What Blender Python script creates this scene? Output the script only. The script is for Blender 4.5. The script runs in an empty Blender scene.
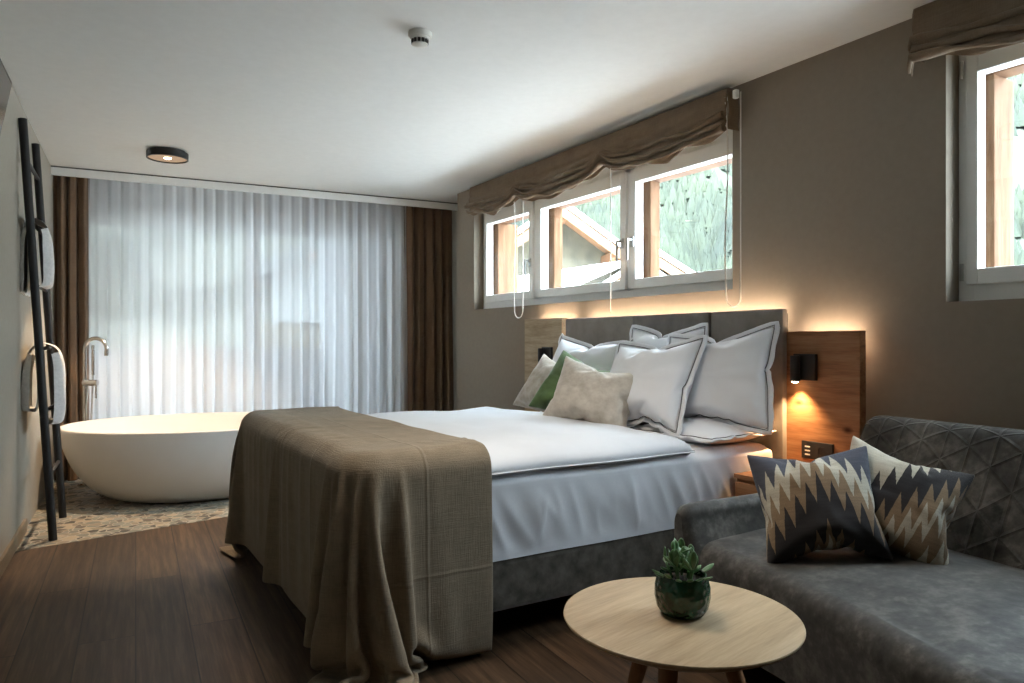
import bpy, bmesh, math, random
from mathutils import Vector, Matrix, noise
random.seed(7)
SC = bpy.context.scene
COL = SC.collection
PI = math.pi
sin, cos = math.sin, math.cos

# ------------------------------------------------------------------ camera
YAW = math.radians(31.255)                      # viewing direction, clockwise from +Y (the window wall runs along Y)
cam_d = bpy.data.cameras.new('camera')
cam_d.sensor_width = 36.0
cam_d.lens = 36.0 * 720.0 / 1024.0
cam_d.clip_start = 0.05
cam_d.clip_end = 2500
cam = bpy.data.objects.new('camera', cam_d)
COL.objects.link(cam)
cam.location = (0, 0, 1.12)
cam.rotation_euler = (PI / 2, 0, -YAW)
SC.camera = cam

# ------------------------------------------------------------------ view, world, sun
SC.view_settings.view_transform = 'Standard'
SC.view_settings.look = 'None'
SC.view_settings.gamma = 1.0
SC.view_settings.use_curve_mapping = False
SC.view_settings.exposure = 0.4
SC.cycles.max_bounces = 10
SC.cycles.diffuse_bounces = 6
SC.cycles.transparent_max_bounces = 16
SC.cycles.sample_clamp_indirect = 12
SC.cycles.use_denoising = True
SC.cycles.caustics_reflective = False
SC.cycles.caustics_refractive = False

W = bpy.data.worlds.new('sky')
SC.world = W
W.use_nodes = True
wn = W.node_tree
wn.nodes.clear()
w_out = wn.nodes.new('ShaderNodeOutputWorld')
w_bg = wn.nodes.new('ShaderNodeBackground')
w_tc = wn.nodes.new('ShaderNodeTexCoord')
w_sep = wn.nodes.new('ShaderNodeSeparateXYZ')
w_cr = wn.nodes.new('ShaderNodeValToRGB')
w_cr.color_ramp.elements[0].position = 0.0
w_cr.color_ramp.elements[0].color = (0.38, 0.44, 0.50, 1)
w_cr.color_ramp.elements[1].position = 0.55
w_cr.color_ramp.elements[1].color = (0.74, 0.87, 1.0, 1)
wn.links.new(w_tc.outputs['Generated'], w_sep.inputs[0])
wn.links.new(w_sep.outputs['Z'], w_cr.inputs[0])
wn.links.new(w_cr.outputs[0], w_bg.inputs['Color'])
w_bg.inputs['Strength'].default_value = 26.0
wn.links.new(w_bg.outputs[0], w_out.inputs[0])

sun_d = bpy.data.lights.new('sun', 'SUN')
sun_d.energy = 30.0
sun_d.angle = math.radians(3)
sun_d.color = (1.0, 1.0, 1.0)
sun = bpy.data.objects.new('sun', sun_d)
COL.objects.link(sun)
sun.rotation_euler = Vector((0.35, 0.25, -0.9)).to_track_quat('-Z', 'Y').to_euler()
sun.location = (-10, -5, 20)


def portal(name, loc, size, direction):
    d = bpy.data.lights.new(name, 'AREA')
    d.shape = 'RECTANGLE'
    d.size, d.size_y = size
    d.cycles.is_portal = True
    o = bpy.data.objects.new(name, d)
    COL.objects.link(o)
    o.location = loc
    o.rotation_euler = Vector(direction).to_track_quat('-Z', 'Z').to_euler()
    return o


portal('window_portal', (3.32, 4.14, 1.83), (3.0, 0.95), (-1, 0, 0))
portal('window_portal', (3.32, 0.98, 1.82), (1.3, 1.1), (-1, 0, 0))
portal('door_portal', (1.45, 7.12, 1.2), (3.4, 2.3), (-0.08, -1, 0))


# ------------------------------------------------------------------ materials
def srgb(r, g, b):
    f = lambda c: (c / 255 / 12.92) if c <= 10 else ((c / 255 + 0.055) / 1.055) ** 2.4
    return (f(r), f(g), f(b), 1.0)


class Mat:
    def __init__(s, name, color=(0.5, 0.5, 0.5, 1), rough=0.6, metal=0.0, sheen=0.0, spec=0.5):
        s.m = bpy.data.materials.new(name)
        s.m.use_nodes = True
        s.t = s.m.node_tree
        s.b = s.t.nodes['Principled BSDF']
        s.out = s.t.nodes['Material Output']
        s.b.inputs['Base Color'].default_value = color
        s.b.inputs['Roughness'].default_value = rough
        s.b.inputs['Metallic'].default_value = metal
        s.b.inputs['Specular IOR Level'].default_value = spec
        if sheen:
            s.b.inputs['Sheen Weight'].default_value = sheen
            s.b.inputs['Sheen Roughness'].default_value = 0.4

    def n(s, kind, **kw):
        nd = s.t.nodes.new(kind)
        for k, v in kw.items():
            if hasattr(nd, k) and not k[0].isupper():
                setattr(nd, k, v)
            else:
                nd.inputs[k.replace('_', ' ')].default_value = v
        return nd

    def l(s, a, b):
        s.t.links.new(a, b)

    def coord(s, kind='Object', scale=(1, 1, 1), rot=(0, 0, 0)):
        tc = s.n('ShaderNodeTexCoord')
        mp = s.n('ShaderNodeMapping')
        mp.inputs['Scale'].default_value = scale
        mp.inputs['Rotation'].default_value = rot
        s.l(tc.outputs[kind], mp.inputs[0])
        return mp.outputs[0]

    def noise(s, vec, scale=5, detail=4, rough=0.55):
        nd = s.n('ShaderNodeTexNoise')
        nd.inputs['Scale'].default_value = scale
        nd.inputs['Detail'].default_value = detail
        nd.inputs['Roughness'].default_value = rough
        s.l(vec, nd.inputs['Vector'])
        return nd.outputs['Fac']

    def ramp(s, fac, stops, mode='LINEAR'):
        nd = s.n('ShaderNodeValToRGB')
        cr = nd.color_ramp
        cr.interpolation = mode
        while len(cr.elements) < len(stops):
            cr.elements.new(0.5)
        for e, (p, c) in zip(cr.elements, stops):
            e.position = p
            e.color = c
        s.l(fac, nd.inputs[0])
        return nd.outputs[0]

    def math(s, op, a, b=None, c=None):
        nd = s.n('ShaderNodeMath', operation=op)
        for i, v in enumerate((a, b, c)):
            if v is None:
                continue
            if isinstance(v, (int, float)):
                nd.inputs[i].default_value = v
            else:
                s.l(v, nd.inputs[i])
        return nd.outputs[0]

    def mixc(s, fac, a, b, blend='MIX'):
        nd = s.n('ShaderNodeMix', data_type='RGBA', blend_type=blend)
        for i, v in ((0, fac), (6, a), (7, b)):
            if isinstance(v, (int, float, tuple)):
                nd.inputs[i].default_value = v
            else:
                s.l(v, nd.inputs[i])
        return nd.outputs[2]

    def color(s, sock):
        s.l(sock, s.b.inputs['Base Color'])
        return s

    def bump(s, height, strength=0.3, dist=0.01):
        nd = s.n('ShaderNodeBump')
        nd.inputs['Strength'].default_value = strength
        nd.inputs['Distance'].default_value = dist
        s.l(height, nd.inputs['Height'])
        s.l(nd.outputs[0], s.b.inputs['Normal'])
        return s


def mottled(name, c1, c2, scale=8, rough=0.6, bump=0.0, bscale=60, sheen=0.0, spec=0.5, metal=0.0, stretch=(1, 1, 1), kind='Object'):
    m = Mat(name, c1, rough, metal, sheen, spec)
    v = m.coord(kind, stretch)
    f = m.noise(v, scale, 5)
    m.color(m.ramp(f, [(0.3, c1), (0.7, c2)]))
    if bump:
        m.bump(m.noise(v, bscale, 3), bump, 0.004)
    return m.m


def woven(name, c1, c2, thread=420, bump=0.35, wrinkle=9, sheen=0.15, rough=0.85, creases=()):
    m = Mat(name, c1, rough, 0, sheen, 0.2)
    v = m.coord('Object')
    wx = m.n('ShaderNodeTexNoise')
    wx.inputs['Scale'].default_value = 1.0
    vx = m.coord('Object', (thread, thread, 14))
    m.l(vx, wx.inputs['Vector'])
    wy = m.noise(m.coord('Object', (16, 16, thread)), 1.0, 2)
    th = m.math('ADD', wx.outputs['Fac'], wy)
    f = m.noise(v, wrinkle, 6, 0.6)
    col = m.ramp(m.math('ADD', m.math('MULTIPLY', th, 0.35), m.math('MULTIPLY', f, 0.4)), [(0.35, c1), (0.75, c2)])
    m.color(col)
    hgt = m.math('ADD', m.math('MULTIPLY', th, 0.5), f)
    if creases:
        sp = m.n('ShaderNodeSeparateXYZ')
        m.l(m.coord('UV'), sp.inputs[0])
        wob = m.math('MULTIPLY', m.noise(m.coord('UV', (6, 18, 1)), 1.0, 2), .006)
        for ax, at, _ in creases:
            width = .007 if ax == 0 else .0028
            d = m.math('ABSOLUTE', m.math('SUBTRACT', m.math('ADD', sp.outputs[ax], wob), at + .003))
            k = m.math('MAXIMUM', m.math('SUBTRACT', 1.0, m.math('DIVIDE', d, width)), 0.0)
            hgt = m.math('ADD', hgt, m.math('MULTIPLY', k, 0.9))
    m.bump(hgt, bump, 0.006)
    return m.m


def wood(name, c1, c2, c3, along=(1, 14, 14), scale=3.0, rough=0.5, spec=0.4, knots=False):
    m = Mat(name, c1, rough, 0, 0, spec)
    v = m.coord('Object', along)
    f = m.noise(v, scale, 8, 0.6)
    g = m.noise(v, scale * 6, 3, 0.5)
    h = m.math('ADD', m.math('MULTIPLY', f, 0.7), m.math('MULTIPLY', g, 0.3))
    col = m.ramp(h, [(0.33, c1), (0.5, c2), (0.66, c3)])
    if knots:
        vo = m.n('ShaderNodeTexVoronoi')
        vo.inputs['Scale'].default_value = 3.3
        m.l(m.coord('Object', (1, 1.1, 1.9)), vo.inputs['Vector'])
        k = m.ramp(vo.outputs['Distance'], [(0.04, (0.18, 0.08, 0.03, 1)), (0.12, (1, 1, 1, 1))])
        col = m.mixc(1.0, col, k, 'MULTIPLY')
    m.color(col)
    m.bump(h, 0.12, 0.004)
    return m.m


M = {}
M['wall'] = mottled('taupe_plaster', srgb(138, 128, 115), srgb(142, 132, 119), 30, 0.9, 0.05, 180, spec=0.2)
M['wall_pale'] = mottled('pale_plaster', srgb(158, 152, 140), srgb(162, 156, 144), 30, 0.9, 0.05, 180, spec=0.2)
M['ceiling'] = mottled('ceiling_paint', srgb(222, 224, 222), srgb(226, 228, 226), 20, 0.9, 0.02, 150, spec=0.2)
M['white_paint'] = mottled('white_lacquer', srgb(225, 225, 222), srgb(229, 229, 226), 10, 0.4)
M['window_white'] = mottled('window_lacquer', srgb(228, 229, 226), srgb(232, 233, 230), 10, 0.45)
M['black_metal'] = mottled('black_metal', srgb(22, 22, 22), srgb(28, 27, 26), 20, 0.45, 0, spec=0.5)
M['ladder_black'] = mottled('black_stained_wood', srgb(17, 15, 14), srgb(26, 23, 21), 12, 0.6, 0.1, 60, stretch=(1, 1, .1))
M['chrome'] = Mat('chrome', (0.62, 0.61, 0.6, 1), 0.18, 1.0).m
M['steel'] = mottled('brushed_steel', (0.42, 0.42, 0.41, 1), (0.5, 0.5, 0.49, 1), 30, 0.32, metal=1.0)
M['tub'] = mottled('mineral_cast', srgb(226, 222, 217), srgb(229, 226, 221), 6, 0.45, spec=0.4)
M['terry'] = mottled('terry_cloth', srgb(214, 211, 207), srgb(232, 229, 225), 60, 0.95, 0.8, 240, sheen=0.3, spec=0.1)
M['drape'] = woven('brown_drape_cloth', srgb(98, 79, 62), srgb(124, 101, 81), 380, 0.2, 6)
M['blind'] = woven('blind_linen', srgb(104, 88, 70), srgb(136, 118, 98), 380, 0.3, 8)
M['throw'] = woven('olive_linen', srgb(114, 101, 84), srgb(147, 133, 113), 420, 0.45, 10, creases=((0, .78, .0), (0, .32, 0), (1, .121, 0), (1, .5, 0), (1, .36, 0), (1, .64, 0)))
M['linen_white'] = mottled('white_bed_linen', srgb(226, 227, 230), srgb(232, 233, 236), 5, 0.85, 0.35, 7, sheen=0.1, spec=0.2)
M['duvet_white'] = mottled('white_duvet_cover', srgb(204, 207, 212), srgb(211, 214, 219), 5, 0.9, 0.6, 6, sheen=0.1, spec=0.2)
M['sheet_white'] = mottled('white_sheet', srgb(222, 222, 226), srgb(229, 229, 232), 5, 0.85, 0.3, 9, sheen=0.1, spec=0.2)
M['piping'] = Mat('charcoal_piping', srgb(84, 82, 86), 0.8).m
M['boxspring'] = mottled('grey_velvet', srgb(60, 56, 50), srgb(108, 101, 92), 16, 0.8, 0.3, 60, sheen=0.4, spec=0.2)
M['headboard'] = mottled('headboard_velvet', srgb(128, 121, 114), srgb(146, 139, 131), 10, 0.8, 0.1, 120, sheen=0.3, spec=0.2)
M['headboard_mid'] = mottled('headboard_velvet_dark', srgb(104, 99, 94), srgb(130, 124, 118), 9, 0.8, 0.5, 16, sheen=0.4, spec=0.2)
M['sand_velvet'] = mottled('sand_velvet', srgb(172, 163, 150), srgb(200, 192, 180), 22, 0.85, 0.3, 70, sheen=0.5, spec=0.15)
M['sand_tan'] = mottled('tan_velvet', srgb(160, 146, 128), srgb(192, 181, 166), 22, 0.85, 0.3, 70, sheen=0.5, spec=0.15)
M['green_velvet'] = mottled('moss_velvet', srgb(72, 92, 50), srgb(100, 124, 74), 12, 0.8, 0.2, 70, sheen=0.5, spec=0.15)
M['larch'] = wood('old_larch', srgb(112, 74, 48), srgb(148, 104, 70), srgb(166, 124, 88), (14, 1.2, 16), 1.6, 0.55, 0.3, True)
M['panel_pale'] = wood('pale_panel_wood', srgb(150, 132, 108), srgb(176, 158, 132), srgb(192, 176, 152), (10, 1.4, 12), 2.2, 0.8, 0.2)  # paler wood tone for the panel on the balcony side
M['oak_table'] = wood('pale_oak', srgb(168, 144, 114), srgb(188, 164, 132), srgb(202, 180, 148), (1.2, 14, 14), 2.2, 0.4, 0.4)
M['oak_leg'] = wood('oak_leg', srgb(128, 88, 58), srgb(150, 108, 74), srgb(164, 122, 88), (14, 14, 1.2), 2.2, 0.5, 0.4)
M['timber'] = wood('weathered_timber', srgb(92, 62, 42), srgb(118, 86, 62), srgb(134, 106, 82), (12, 12, 1), 2.0, 0.8, 0.2)
M['timber_dark'] = wood('brown_timber', srgb(82, 54, 36), srgb(100, 70, 48), srgb(116, 86, 62), (1, 3, 12), 2.0, 0.8, 0.2)
M['skirting'] = wood('oak_skirting', srgb(104, 92, 76), srgb(122, 108, 90), srgb(134, 120, 100), (14, 1, 14), 2.0, 0.5, 0.4)
M['roof_white'] = mottled('bright_sheet_roof', srgb(205, 205, 200), srgb(228, 228, 224), 1.5, 0.6)
M['render_white'] = mottled('lime_render', srgb(226, 222, 212), srgb(236, 232, 224), 3, 0.9)
M['balcony_grey'] = mottled('grey_balcony_board', srgb(150, 154, 160), srgb(160, 164, 170), 3, 0.9)
M['balcony_light'] = mottled('light_grey_sheet', srgb(176, 178, 180), srgb(186, 188, 190), 2, 0.7)
M['far_gable'] = mottled('pale_gable_board', srgb(104, 106, 105), srgb(116, 118, 116), 3, 0.9)
M['far_roof'] = mottled('grey_shingle', srgb(62, 66, 66), srgb(72, 76, 76), 3, 0.9)
M['shaded_board'] = mottled('shadowed_gable_board', srgb(58, 54, 44), srgb(84, 78, 62), 2, 0.9)  # dark tone has the shade under the eaves painted in
M['cord'] = Mat('white_cord', srgb(226, 222, 214), 0.5).m
M['soil'] = mottled('potting_soil', srgb(38, 30, 24), srgb(60, 48, 38), 60, 0.95, 0.8, 90)
M['plastic_white'] = mottled('white_plastic', srgb(222, 221, 214), srgb(226, 225, 219), 8, 0.5)
M['socket_black'] = mottled('matt_black_plastic', srgb(24, 23, 23), srgb(30, 29, 28), 30, 0.5)
M['tv_screen'] = Mat('tv_glass', srgb(20, 21, 23), 0.16, 0, 0, 0.8).m
M['gap_shade'] = mottled('dark_gap_shade', srgb(72, 70, 66), srgb(78, 76, 72), 10, 0.6)  # dark tone painted in place of shade in the fascia gap


def emissive(name, col, strength):
    m = bpy.data.materials.new(name)
    m.use_nodes = True
    t = m.node_tree
    t.nodes.clear()
    e = t.nodes.new('ShaderNodeEmission')
    e.inputs[0].default_value = col
    e.inputs[1].default_value = strength
    o = t.nodes.new('ShaderNodeOutputMaterial')
    t.links.new(e.outputs[0], o.inputs[0])
    return m


M['led'] = emissive('warm_led', (1.0, 0.74, 0.52, 1), 55.0)
M['spot_lens'] = emissive('warm_lens', (1.0, 0.72, 0.42, 1), 14.0)
M['bulb'] = emissive('warm_bulb', (1.0, 0.82, 0.55, 1), 9.0)


def glass(name, spec=0.06, tint=(0.96, 0.98, 0.97, 1)):
    m = bpy.data.materials.new(name)
    m.use_nodes = True
    t = m.node_tree
    t.nodes.clear()
    tr = t.nodes.new('ShaderNodeBsdfTransparent')
    tr.inputs[0].default_value = tint
    gl = t.nodes.new('ShaderNodeBsdfGlossy')
    gl.inputs['Roughness'].default_value = 0.02
    mx = t.nodes.new('ShaderNodeMixShader')
    mx.inputs[0].default_value = spec
    o = t.nodes.new('ShaderNodeOutputMaterial')
    t.links.new(tr.outputs[0], mx.inputs[1])
    t.links.new(gl.outputs[0], mx.inputs[2])
    t.links.new(mx.outputs[0], o.inputs[0])
    return m


M['glass'] = glass('window_glass', 0.03)
M['lamp_glass'] = emissive('lit_lamp_diffuser', (0.9, 0.62, 0.40, 1), 0.40)


def sheer_mat():
    m = bpy.data.materials.new('sheer_voile')
    m.use_nodes = True
    t = m.node_tree
    t.nodes.clear()
    tr = t.nodes.new('ShaderNodeBsdfTransparent')
    tr.inputs[0].default_value = (0.90, 0.92, 0.93, 1)
    tl = t.nodes.new('ShaderNodeBsdfTranslucent')
    tl.inputs[0].default_value = (0.40, 0.405, 0.42, 1)
    df = t.nodes.new('ShaderNodeBsdfDiffuse')
    df.inputs[0].default_value = (0.78, 0.78, 0.80, 1)
    m1 = t.nodes.new('ShaderNodeMixShader')
    m1.inputs[0].default_value = 0.45
    m2 = t.nodes.new('ShaderNodeMixShader')
    lw = t.nodes.new('ShaderNodeLayerWeight')
    lw.inputs['Blend'].default_value = 0.35
    mr = t.nodes.new('ShaderNodeMapRange')
    mr.inputs['To Min'].default_value = 0.86
    mr.inputs['To Max'].default_value = 0.98
    o = t.nodes.new('ShaderNodeOutputMaterial')
    t.links.new(tl.outputs[0], m1.inputs[1])
    t.links.new(df.outputs[0], m1.inputs[2])
    t.links.new(lw.outputs['Facing'], mr.inputs[0])
    t.links.new(mr.outputs[0], m2.inputs[0])
    t.links.new(tr.outputs[0], m2.inputs[1])
    t.links.new(m1.outputs[0], m2.inputs[2])
    t.links.new(m2.outputs[0], o.inputs[0])
    return m


M['sheer'] = sheer_mat()


def floor_mat():
    m = Mat('dark_oak_planks', srgb(70, 54, 42), 0.5, 0, 0, 0.35)
    ang = PI / 2 - math.radians(3.66)
    v = m.coord('Object', (1, 1, 1), (0, 0, -ang))
    br = m.n('ShaderNodeTexBrick')
    br.offset = 0.37
    br.inputs['Scale'].default_value = 1.0
    br.inputs['Brick Width'].default_value = 1.9
    br.inputs['Row Height'].default_value = 0.19
    br.inputs['Mortar Size'].default_value = 0.0024
    br.inputs['Color1'].default_value = (0.0, 0.0, 0.0, 1)
    br.inputs['Color2'].default_value = (1, 1, 1, 1)
    br.inputs['Mortar'].default_value = (0.5, 0.5, 0.5, 1)
    m.l(v, br.inputs['Vector'])
    v2 = m.coord('Object', (1, 1, 1), (0, 0, -ang))
    mp = m.n('ShaderNodeMapping')
    mp.inputs['Scale'].default_value = (1.3, 22, 1)
    m.l(v2, mp.inputs[0])
    off = m.n('ShaderNodeVectorMath', operation='ADD')
    m.l(mp.outputs[0], off.inputs[0])
    sc = m.n('ShaderNodeVectorMath', operation='SCALE')
    sc.inputs['Scale'].default_value = 37.0
    m.l(br.outputs['Color'], sc.inputs[0])
    m.l(sc.outputs[0], off.inputs[1])
    g = m.noise(off.outputs[0], 2.0, 8, 0.62)
    c = m.ramp(g, [(0.30, srgb(46, 34, 24)), (0.5, srgb(72, 55, 40)), (0.70, srgb(98, 77, 58))])
    tone = m.ramp(br.outputs['Color'], [(0, (0.68, 0.68, 0.68, 1)), (1, (1.18, 1.15, 1.12, 1))])
    c = m.mixc(1.0, c, tone, 'MULTIPLY')
    c = m.mixc(br.outputs['Fac'], c, srgb(26, 20, 16))
    m.color(c)
    m.bump(m.math('SUBTRACT', m.math('MULTIPLY', g, 0.5), br.outputs['Fac']), 0.25, 0.003)
    return m.m


def pebble_mat():
    m = Mat('broken_stone_mosaic', srgb(140, 130, 115), 0.55, 0, 0, 0.4)
    v = m.coord('Object')
    ds = m.n('ShaderNodeTexNoise')
    ds.inputs['Scale'].default_value = 9
    m.l(v, ds.inputs['Vector'])
    vm = m.n('ShaderNodeVectorMath', operation='MULTIPLY_ADD')
    m.l(ds.outputs['Color'], vm.inputs[0])
    vm.inputs[1].default_value = (0.05, 0.05, 0)
    m.l(v, vm.inputs[2])
    vo = m.n('ShaderNodeTexVoronoi')
    vo.inputs['Scale'].default_value = 19
    m.l(vm.outputs[0], vo.inputs['Vector'])
    ve = m.n('ShaderNodeTexVoronoi', feature='DISTANCE_TO_EDGE')
    ve.inputs['Scale'].default_value = 19
    m.l(vm.outputs[0], ve.inputs['Vector'])
    sep = m.n('ShaderNodeSeparateColor')
    m.l(vo.outputs['Color'], sep.inputs[0])
    c = m.ramp(sep.outputs[0], [(0, srgb(70, 66, 60)), (0.2, srgb(118, 118, 108)), (0.42, srgb(138, 126, 108)),
                                (0.62, srgb(128, 130, 122)), (0.8, srgb(166, 150, 128)), (0.93, srgb(92, 84, 74))], 'CONSTANT')
    gr = m.ramp(ve.outputs['Distance'], [(0.035, (0, 0, 0, 1)), (0.07, (1, 1, 1, 1))])
    c = m.mixc(gr, srgb(164, 156, 142), c)
    m.color(c)
    m.bump(gr, 0.5, 0.004)
    return m.m


M['floor'] = floor_mat()
M['mosaic'] = pebble_mat()


def sofa_mat(name, quilt=False):
    m = Mat(name, srgb(84, 80, 73), 0.62, 0, 0.35, 0.35)
    v = m.coord('Object')
    f = m.noise(v, 7, 7, 0.68)
    g = m.noise(v, 34, 4, 0.6)
    h = m.math('ADD', m.math('MULTIPLY', f, 0.65), m.math('MULTIPLY', g, 0.35))
    m.color(m.ramp(h, [(0.37, srgb(36, 33, 30)), (0.5, srgb(59, 56, 51)), (0.63, srgb(98, 94, 87))]))
    rr = m.ramp(h, [(0.3, (0.75, 0.75, 0.75, 1)), (0.7, (0.48, 0.48, 0.48, 1))])
    m.l(rr, m.b.inputs['Roughness'])
    if not quilt:
        m.bump(h, 0.25, 0.006)
        return m.m
    uv = m.n('ShaderNodeTexCoord')
    sp = m.n('ShaderNodeSeparateXYZ')
    m.l(uv.outputs['UV'], sp.inputs[0])
    u, w = sp.outputs[0], sp.outputs[1]
    # stitched lines: verticals and two diagonal families (uv in metres along / up the back)
    P, S = 0.088, 0.72

    def lines(a):
        fr = m.math('FRACT', a)
        d = m.math('ABSOLUTE', m.math('SUBTRACT', fr, 0.5))
        return m.math('SUBTRACT', 0.5, d)            # 0 on the line
    u1 = m.math('DIVIDE', u, P)
    w1 = m.math('MULTIPLY', m.math('DIVIDE', w, P), S)
    a = lines(u1)
    b = lines(m.math('ADD', m.math('MULTIPLY', u1, 0.5), w1))
    c = lines(m.math('SUBTRACT', m.math('MULTIPLY', u1, 0.5), w1))
    d = m.math('MINIMUM', m.math('MULTIPLY', a, 1.0), m.math('MINIMUM', m.math('MULTIPLY', b, 1.25), m.math('MULTIPLY', c, 1.25)))
    puff = m.math('POWER', m.math('MINIMUM', m.math('MULTIPLY', d, 9.0), 1.0), 0.6)
    m.bump(m.math('ADD', puff, m.math('MULTIPLY', h, 0.25)), 0.5, 0.010)
    return m.m


M['sofa'] = sofa_mat('sofa_velvet')
M['sofa_quilt'] = sofa_mat('sofa_quilted_velvet', True)


def kilim(name, shift=0.0, inv=False):
    m = Mat(name, srgb(150, 140, 120), 0.95, 0, 0.15, 0.1)
    tc = m.n('ShaderNodeTexCoord')
    sp = m.n('ShaderNodeSeparateXYZ')
    m.l(tc.outputs['UV'], sp.inputs[0])
    u, v = sp.outputs[0], sp.outputs[1]
    au = m.math('ABSOLUTE', m.math('SUBTRACT', u, 0.5 if not inv else 0.9))
    # tall zigzag teeth riding on a broad arch
    fr = m.math('FRACT', m.math('MULTIPLY', u, 11.0))
    tri = m.math('MULTIPLY', m.math('ABSOLUTE', m.math('SUBTRACT', fr, 0.5)), 2.0)
    nz = m.noise(m.coord('UV', (90, 5, 1)), 1.0, 3)
    val = m.math('ADD', v, m.math('MULTIPLY', au, 1.0))
    val = m.math('ADD', val, m.math('MULTIPLY', tri, 0.22))
    val = m.math('ADD', val, m.math('MULTIPLY', nz, 0.07))
    val = m.math('ADD', val, shift)
    navy, cream, tan, char = srgb(84, 86, 96), srgb(194, 187, 170), srgb(146, 124, 100), srgb(62, 60, 61)
    if not inv:
        stops = [(0.0, cream), (0.17, tan), (0.28, char), (0.58, tan), (0.74, cream), (0.90, navy)]
    else:
        stops = [(0.0, cream), (0.30, tan), (0.50, cream), (0.62, tan), (0.76, char), (1.0, cream)]
    # values reach beyond one: squeeze into the ramp
    val = m.math('MULTIPLY', val, 0.72)
    stops = [(p * 0.95, c) for p, c in stops]
    c = m.ramp(val, stops, 'CONSTANT')
    th = m.noise(m.coord('UV', (150, 220, 1)), 1.0, 2)
    fade = m.ramp(m.math('ADD', m.math('MULTIPLY', th, 0.7), m.math('MULTIPLY', m.noise(m.coord('UV', (4, 40, 1)), 1.0, 3), 0.4)),
                  [(0.35, (0.62, 0.62, 0.62, 1)), (0.72, (1.15, 1.15, 1.15, 1))])
    m.color(m.mixc(1.0, c, fade, 'MULTIPLY'))
    m.bump(th, 0.5, 0.003)
    return m.m


M['kilim'] = kilim('zigzag_weave')
M['kilim2'] = kilim('zigzag_weave_light', 0.05, True)


def glaze():
    m = Mat('green_glaze', srgb(36, 58, 38), 0.22, 0, 0, 0.6)
    v = m.coord('Object')
    f = m.noise(v, 16, 5, 0.6)
    m.color(m.ramp(f, [(0.32, srgb(34, 44, 26)), (0.5, srgb(34, 66, 44)), (0.68, srgb(26, 84, 70))]))
    vo = m.n('ShaderNodeTexVoronoi', feature='SMOOTH_F1')
    vo.inputs['Scale'].default_value = 62
    m.l(v, vo.inputs['Vector'])
    m.bump(m.math('ADD', vo.outputs['Distance'], m.math('MULTIPLY', f, 0.6)), 0.8, 0.008)
    return m.m


M['glaze'] = glaze()
M['leaf'] = mottled('jade_leaf', srgb(56, 96, 58), srgb(112, 150, 100), 22, 0.3, spec=0.6)
M['forest'] = mottled('conifer_green', srgb(20, 30, 24), srgb(46, 54, 38), 0.05, 0.9)
M['meadow'] = mottled('mountain_meadow', srgb(36, 44, 32), srgb(56, 58, 52), 0.02, 0.95)


# ------------------------------------------------------------------ geometry helpers
def link(name, me, mat, parent=None, smooth=False):
    o = bpy.data.objects.new(name, me)
    COL.objects.link(o)
    if mat is not None:
        me.materials.append(M[mat] if isinstance(mat, str) else mat)
    if smooth:
        me.polygons.foreach_set('use_smooth', [True] * len(me.polygons))
    if parent is not None:
        o.parent = parent
    return o


def finish(name, bm, mat, parent=None, smooth=False, angle=None):
    bmesh.ops.recalc_face_normals(bm, faces=bm.faces[:])
    me = bpy.data.meshes.new(name)
    bm.to_mesh(me)
    bm.free()
    o = link(name, me, mat, parent, smooth)
    if angle:
        me.set_sharp_from_angle(angle=math.radians(angle))
    return o


def tag(o, label=None, cat=None, group=None, kind=None):
    if label:
        o['label'] = label
    if cat:
        o['category'] = cat
    if group:
        o['group'] = group
    if kind:
        o['kind'] = kind
    return o


def empty(name, loc, rz=0.0):
    o = bpy.data.objects.new(name, None)
    COL.objects.link(o)
    o.empty_display_size = 0.05
    o.location = loc
    o.rotation_euler = (0, 0, rz)
    return o


def box(bm, x0, x1, y0, y1, z0, z1, bev=0.0, mtx=None):
    vs = [bm.verts.new((x, y, z)) for x in (x0, x1) for y in (y0, y1) for z in (z0, z1)]
    q = [(0, 1, 3, 2), (4, 6, 7, 5), (0, 4, 5, 1), (2, 3, 7, 6), (0, 2, 6, 4), (1, 5, 7, 3)]
    fs = [bm.faces.new([vs[i] for i in f]) for f in q]
    if bev:
        es = list({e for f in fs for e in f.edges})
        r = bmesh.ops.bevel(bm, geom=es, offset=bev, segments=2, affect='EDGES', profile=0.6)
        if mtx is not None:
            vv = {v for v in vs if v.is_valid} | set(r['verts'])
            bmesh.ops.transform(bm, matrix=mtx, verts=list(vv))
    elif mtx is not None:
        bmesh.ops.transform(bm, matrix=mtx, verts=vs)


def boxo(name, dims, mat, parent=None, bev=0.0):
    bm = bmesh.new()
    box(bm, *dims, bev)
    return finish(name, bm, mat, parent)


def poly_prism(name, pts, z0, z1, mat, parent=None):
    bm = bmesh.new()
    a = [bm.verts.new((x, y, z0)) for x, y in pts]
    b = [bm.verts.new((x, y, z1)) for x, y in pts]
    bm.faces.new(a)
    bm.faces.new(b)
    n = len(pts)
    for i in range(n):
        bm.faces.new((a[i], a[(i + 1) % n], b[(i + 1) % n], b[i]))
    return finish(name, bm, mat, parent)


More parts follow.
